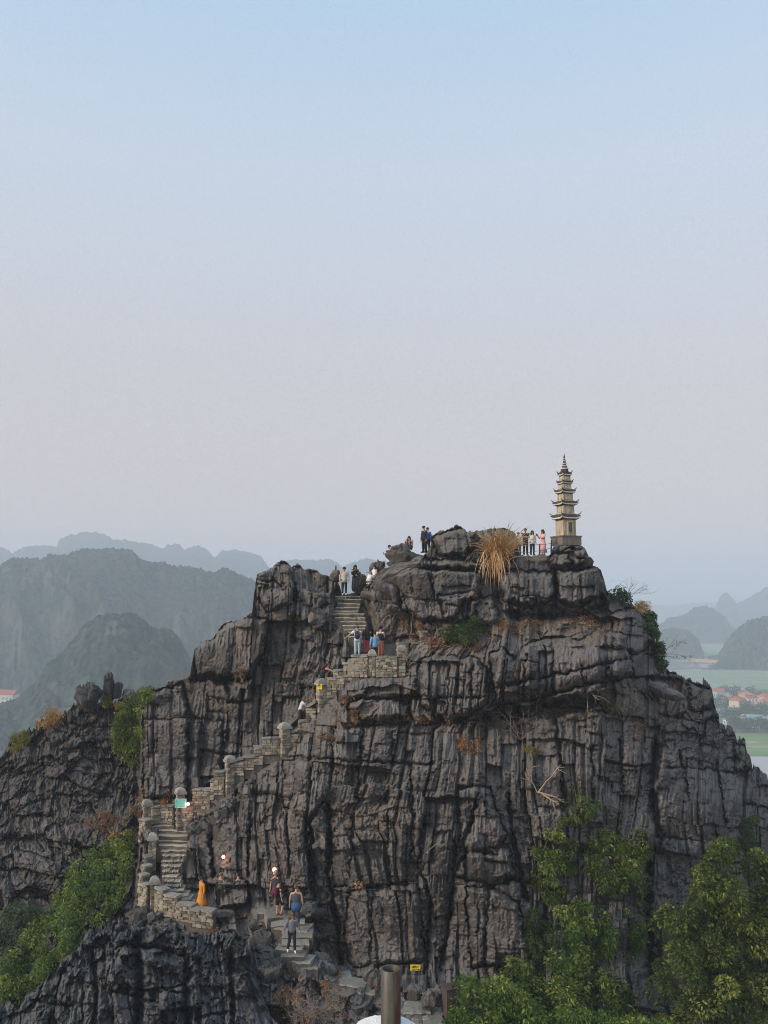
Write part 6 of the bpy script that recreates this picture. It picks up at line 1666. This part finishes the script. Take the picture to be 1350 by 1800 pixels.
# ------------------------------------------------------------------ brown metal box half hidden by the front bush
M['brown'] = plain("brown_metal", (.085, .058, .050), .6, .12, 8)
root = empty("metal_box", P(793, 1792, 36.45), "brown metal box on the path end, half hidden by the front bush", "box", None, R(24))
q = MB(); q.box((0, 0, .62), (.62, .5, 1.25)); q.build("box_body", M['brown'], root)
q = MB(); q.box((0, 0, 1.27), (.70, .58, .05)); q.build("lid", M['brown'], root)
q = MB(); q.box((0, -.262, .62), (.48, .02, 1.05)); q.build("door", M['brown'], root)
q = MB(); q.box((.18, -.285, .68), (.03, .03, .12)); q.build("handle", M['metal_dark'], root)

# ------------------------------------------------------------------ village on the plain
RED = plain("red_tile", (.42, .13, .08), .9, .15, .8); ORG = plain("orange_tile", (.52, .20, .09), .9, .15, .8); BLU = plain("blue_sheet", (.22, .30, .36), .6, .08, .8); GRY = plain("grey_sheet", (.38, .38, .40), .8, .1, .8)
W_ = [plain("cream_wall", (.62, .52, .38), .9, .08, .5), plain("white_wall", (.66, .65, .63), .9, .08, .5), plain("pink_wall", (.62, .42, .33), .9, .08, .5), plain("blue_grey_wall", (.42, .46, .52), .9, .08, .5), plain("orange_wall", (.66, .38, .16), .9, .08, .5)]
WIN = plain("window_dark", (.04, .05, .06), .3)
def house(px, py, w, dp, h, wall_m, roof_m, rz, kind, label):
    g = gpt(px, py); root = empty("house", g, label, "house", None, R(rz))
    q = MB(); q.box((0, 0, h / 2), (w, dp, h)); q.build("wall", wall_m, root)
    q = MB(); e = .6
    if kind == 'gable':
        r = dp * .32
        q.add([(-w / 2 - e, -dp / 2 - e, h - .2), (w / 2 + e, -dp / 2 - e, h - .2), (w / 2 + e, dp / 2 + e, h - .2), (-w / 2 - e, dp / 2 + e, h - .2), (-w / 2 - e, 0, h + r), (w / 2 + e, 0, h + r)], [[0, 1, 5, 4], [2, 3, 4, 5], [3, 0, 4], [1, 2, 5], [3, 2, 1, 0]])
    elif kind == 'hip':
        r = dp * .34
        q.add([(-w / 2 - e, -dp / 2 - e, h), (w / 2 + e, -dp / 2 - e, h), (w / 2 + e, dp / 2 + e, h), (-w / 2 - e, dp / 2 + e, h), (-w * .22, 0, h + r), (w * .22, 0, h + r)], [[0, 1, 5, 4], [2, 3, 4, 5], [3, 0, 4], [1, 2, 5], [3, 2, 1, 0]])
    else:
        q.box((0, 0, h + .3), (w + .8, dp + .8, .5)); q.box((w * .2, 0, h + 1.4), (w * .35, dp * .4, 1.8))
    q.build("roof", roof_m, root)
    nw = max(2, int(w / 3.2)); nf = max(1, int(h / 3.4))
    for f in range(nf):
        for k in range(nw):
            q = MB(); q.box((-w / 2 + w * (k + .5) / nw, -dp / 2 - .03, 1.9 + f * 3.3), (1.2, .1, 1.5)); q.build("window", WIN, root)
    for f in range(nf):
        q = MB(); q.box((-w / 2 - .03, 0, 1.9 + f * 3.3), (.1, 1.3, 1.5)); q.build("window", WIN, root)
    return root
HS = [(1263,1231,9,8,9,3,RED,15,'gable',"tall grey blue house with a small red roof nearest the rock"),
 (1276,1233,7,7,6,0,GRY,-10,'flat',"small cream house with a flat roof behind the tall grey blue one"),
 (1283,1239,8,7,7,0,ORG,30,'flat',"cream house with a sunlit side left of the red roofed one"),
 (1298,1251,12,10,10,0,RED,35,'hip',"large cream house with a red hipped roof"),
 (1312,1236,10,9,8,4,ORG,20,'hip',"orange roofed house with an orange wall behind the large cream one"),
 (1326,1240,16,8,7,1,RED,5,'flat',"long white house with a row of windows"),
 (1330,1251,12,9,6,2,RED,-15,'gable',"house with a broad red roof below the long white one"),
 (1334,1251.5,6,6,7,1,GRY,0,'gable',"narrow white house with a pointed gable and tall windows"),
 (1347,1241,12,9,9,2,RED,20,'hip',"pink house with red roofs at the right edge of the frame"),
 (1349,1250,9,8,9,0,ORG,20,'gable',"cream house in front of the pink one at the right edge"),
 (1288,1218,9,7,6,3,GRY,0,'flat',"grey house in the back row of the village"),
 (1304,1222,8,7,5,2,GRY,10,'flat',"low pinkish house in the back row of the village"),
 (1305,1275,7,6,6,4,GRY,35,'flat',"small orange house alone among the trees"),
 (1333,1278,16,11,6,1,BLU,-20,'gable',"long building with a blue sheet roof by the fields"),
 (1322,1277,6,5,5,0,GRY,30,'flat',"little cream shed left of the blue roofed building"),
 (1281,1253,14,5,3,1,GRY,0,'flat',"low white wall-like shed among the trees"),
 (1258,1256,9,5,3,1,BLU,0,'flat',"low pale shed close against the rock"),
 (1280,1274,6,5,4,1,BLU,10,'flat',"pale blue hut peeping over the rock edge"),
 (1350,1284,10,7,3,1,GRY,10,'flat',"low pale wall at the right edge below the blue roof"),
 (8,1243,22,12,12,1,RED,-8,'gable',"long white house with a red roof at the left edge of the picture"),
 (-2,1275,14,9,5,1,GRY,0,'flat',"pale flat roofed building below the red roofed one at the left edge")]
for a in HS: house(a[0], a[1], a[2], a[3], a[4], W_[a[5]], a[6], a[7], a[8], a[9])

vt = []
for k in range(4):
    rs = np.random.default_rng(700 + k); n = 14
    c = rs.normal(0, 1, (n, 3)) * np.array([1.6, 1.6, 1.3]) + np.array([0, 0, 5.2])
    pos, out, tn = clumps(c, rs.uniform(1.0, 1.9, n), 26, rs, .8)
    vt.append(leaf_mesh("crown", pos, .9, M['leaf_dark'], tn, rs, .2, .8, out))
mb = MB(); mb.tube([(0, 0, -.5), (0, 0, 5)], [.3, .15], 6); vtr = mb.mesh("trunk", M['bark'])
rs = np.random.default_rng(99); k = 0; seen_ = set()
spots = [(1255,1243),(1262,1248),(1268,1240),(1272,1249),(1280,1246),(1290,1247),(1287,1230),(1308,1252),(1311,1257),(1315,1254),(1318,1258),(1325,1258),(1338,1255),(1343,1250),(1340,1262),(1265,1262),(1272,1264),(1280,1262),(1290,1265),(1298,1268),(1296,1262),(1310,1266),(1316,1272),(1322,1265),(1330,1264),(1345,1268),(1350,1275),(1312,1281),(1300,1282),(1294,1279),(1288,1276),(1306,1286),(1318,1288),(1326,1287),(1336,1286),(1343,1289),(1349,1292),(1276,1224),(1296,1226),(1320,1226),(1336,1228),(1270,1219),(1352,1232),(1300,1240),(1262,1222),(1348,1258),(1255,1252),(1331,1272),(1342,1280),(1285,1283),(1292,1287),
         (6,1262),(14,1256),(22,1262),(0,1268),(28,1250),(10,1284),(20,1292),(2,1300),(12,1310),(26,1280),(1222,1172),(1250,1178),(1310,1166),(1304,1170),(1330,1163),(1345,1160),(1280,1150),(1295,1148),(1318,1150)]
for px, py in spots:
    g = gpt(px + rs.normal(0, 1), py)
    hs_ = min(HS, key=lambda a: (a[0] - px) ** 2 + 4 * (a[1] - 4 - py) ** 2); dx_, dy_ = px - hs_[0], py - hs_[1]
    wd = ("right of" if dx_ > 0 else "left of") if abs(dx_) > 1.5 * abs(dy_) else ("in front of" if dy_ > 0 else "behind")
    far = abs(dx_) + abs(dy_)
    lab_ = ("dark tree " if far < 9 else "round tree some way " if far < 16 else "lone tree on the plain ") + wd + " the " + " ".join(hs_[9].split()[:6])
    FAR = {1222: "tree at the left end of the earth dyke", 1250: "tree on the near bank of the far water below the dyke", 1310: "dark tree on the dyke below the wooded right hill", 1304: "tree on the water edge just in front of the dyke", 1330: "tree at the foot of the wooded right hill", 1345: "tree at the right end of the dyke by the frame edge", 1280: "tree on the pale far field behind the dyke, leftmost of its row", 1295: "tree in the middle of the row on the pale far field", 1318: "tree on the pale far field, rightmost of its row"}
    lab_ = FAR[px] if py < 1185 else lab_
    for w_ in ("", "another ", "further ", "low ", "small "):
        if w_ + lab_ not in seen_: lab_ = w_ + lab_; break
    seen_.add(lab_)
    r2 = empty("village_tree", g, lab_, "tree", "trees among the houses on the plain" if px > 1000 else "trees at the left edge", rs.uniform(0, 6))
    s = rs.uniform(.8, 1.5); r2.scale = (s, s, s * rs.uniform(.8, 1.1))
    obj("crown", vt[k % 4], r2); obj("trunk", vtr, r2); k += 1
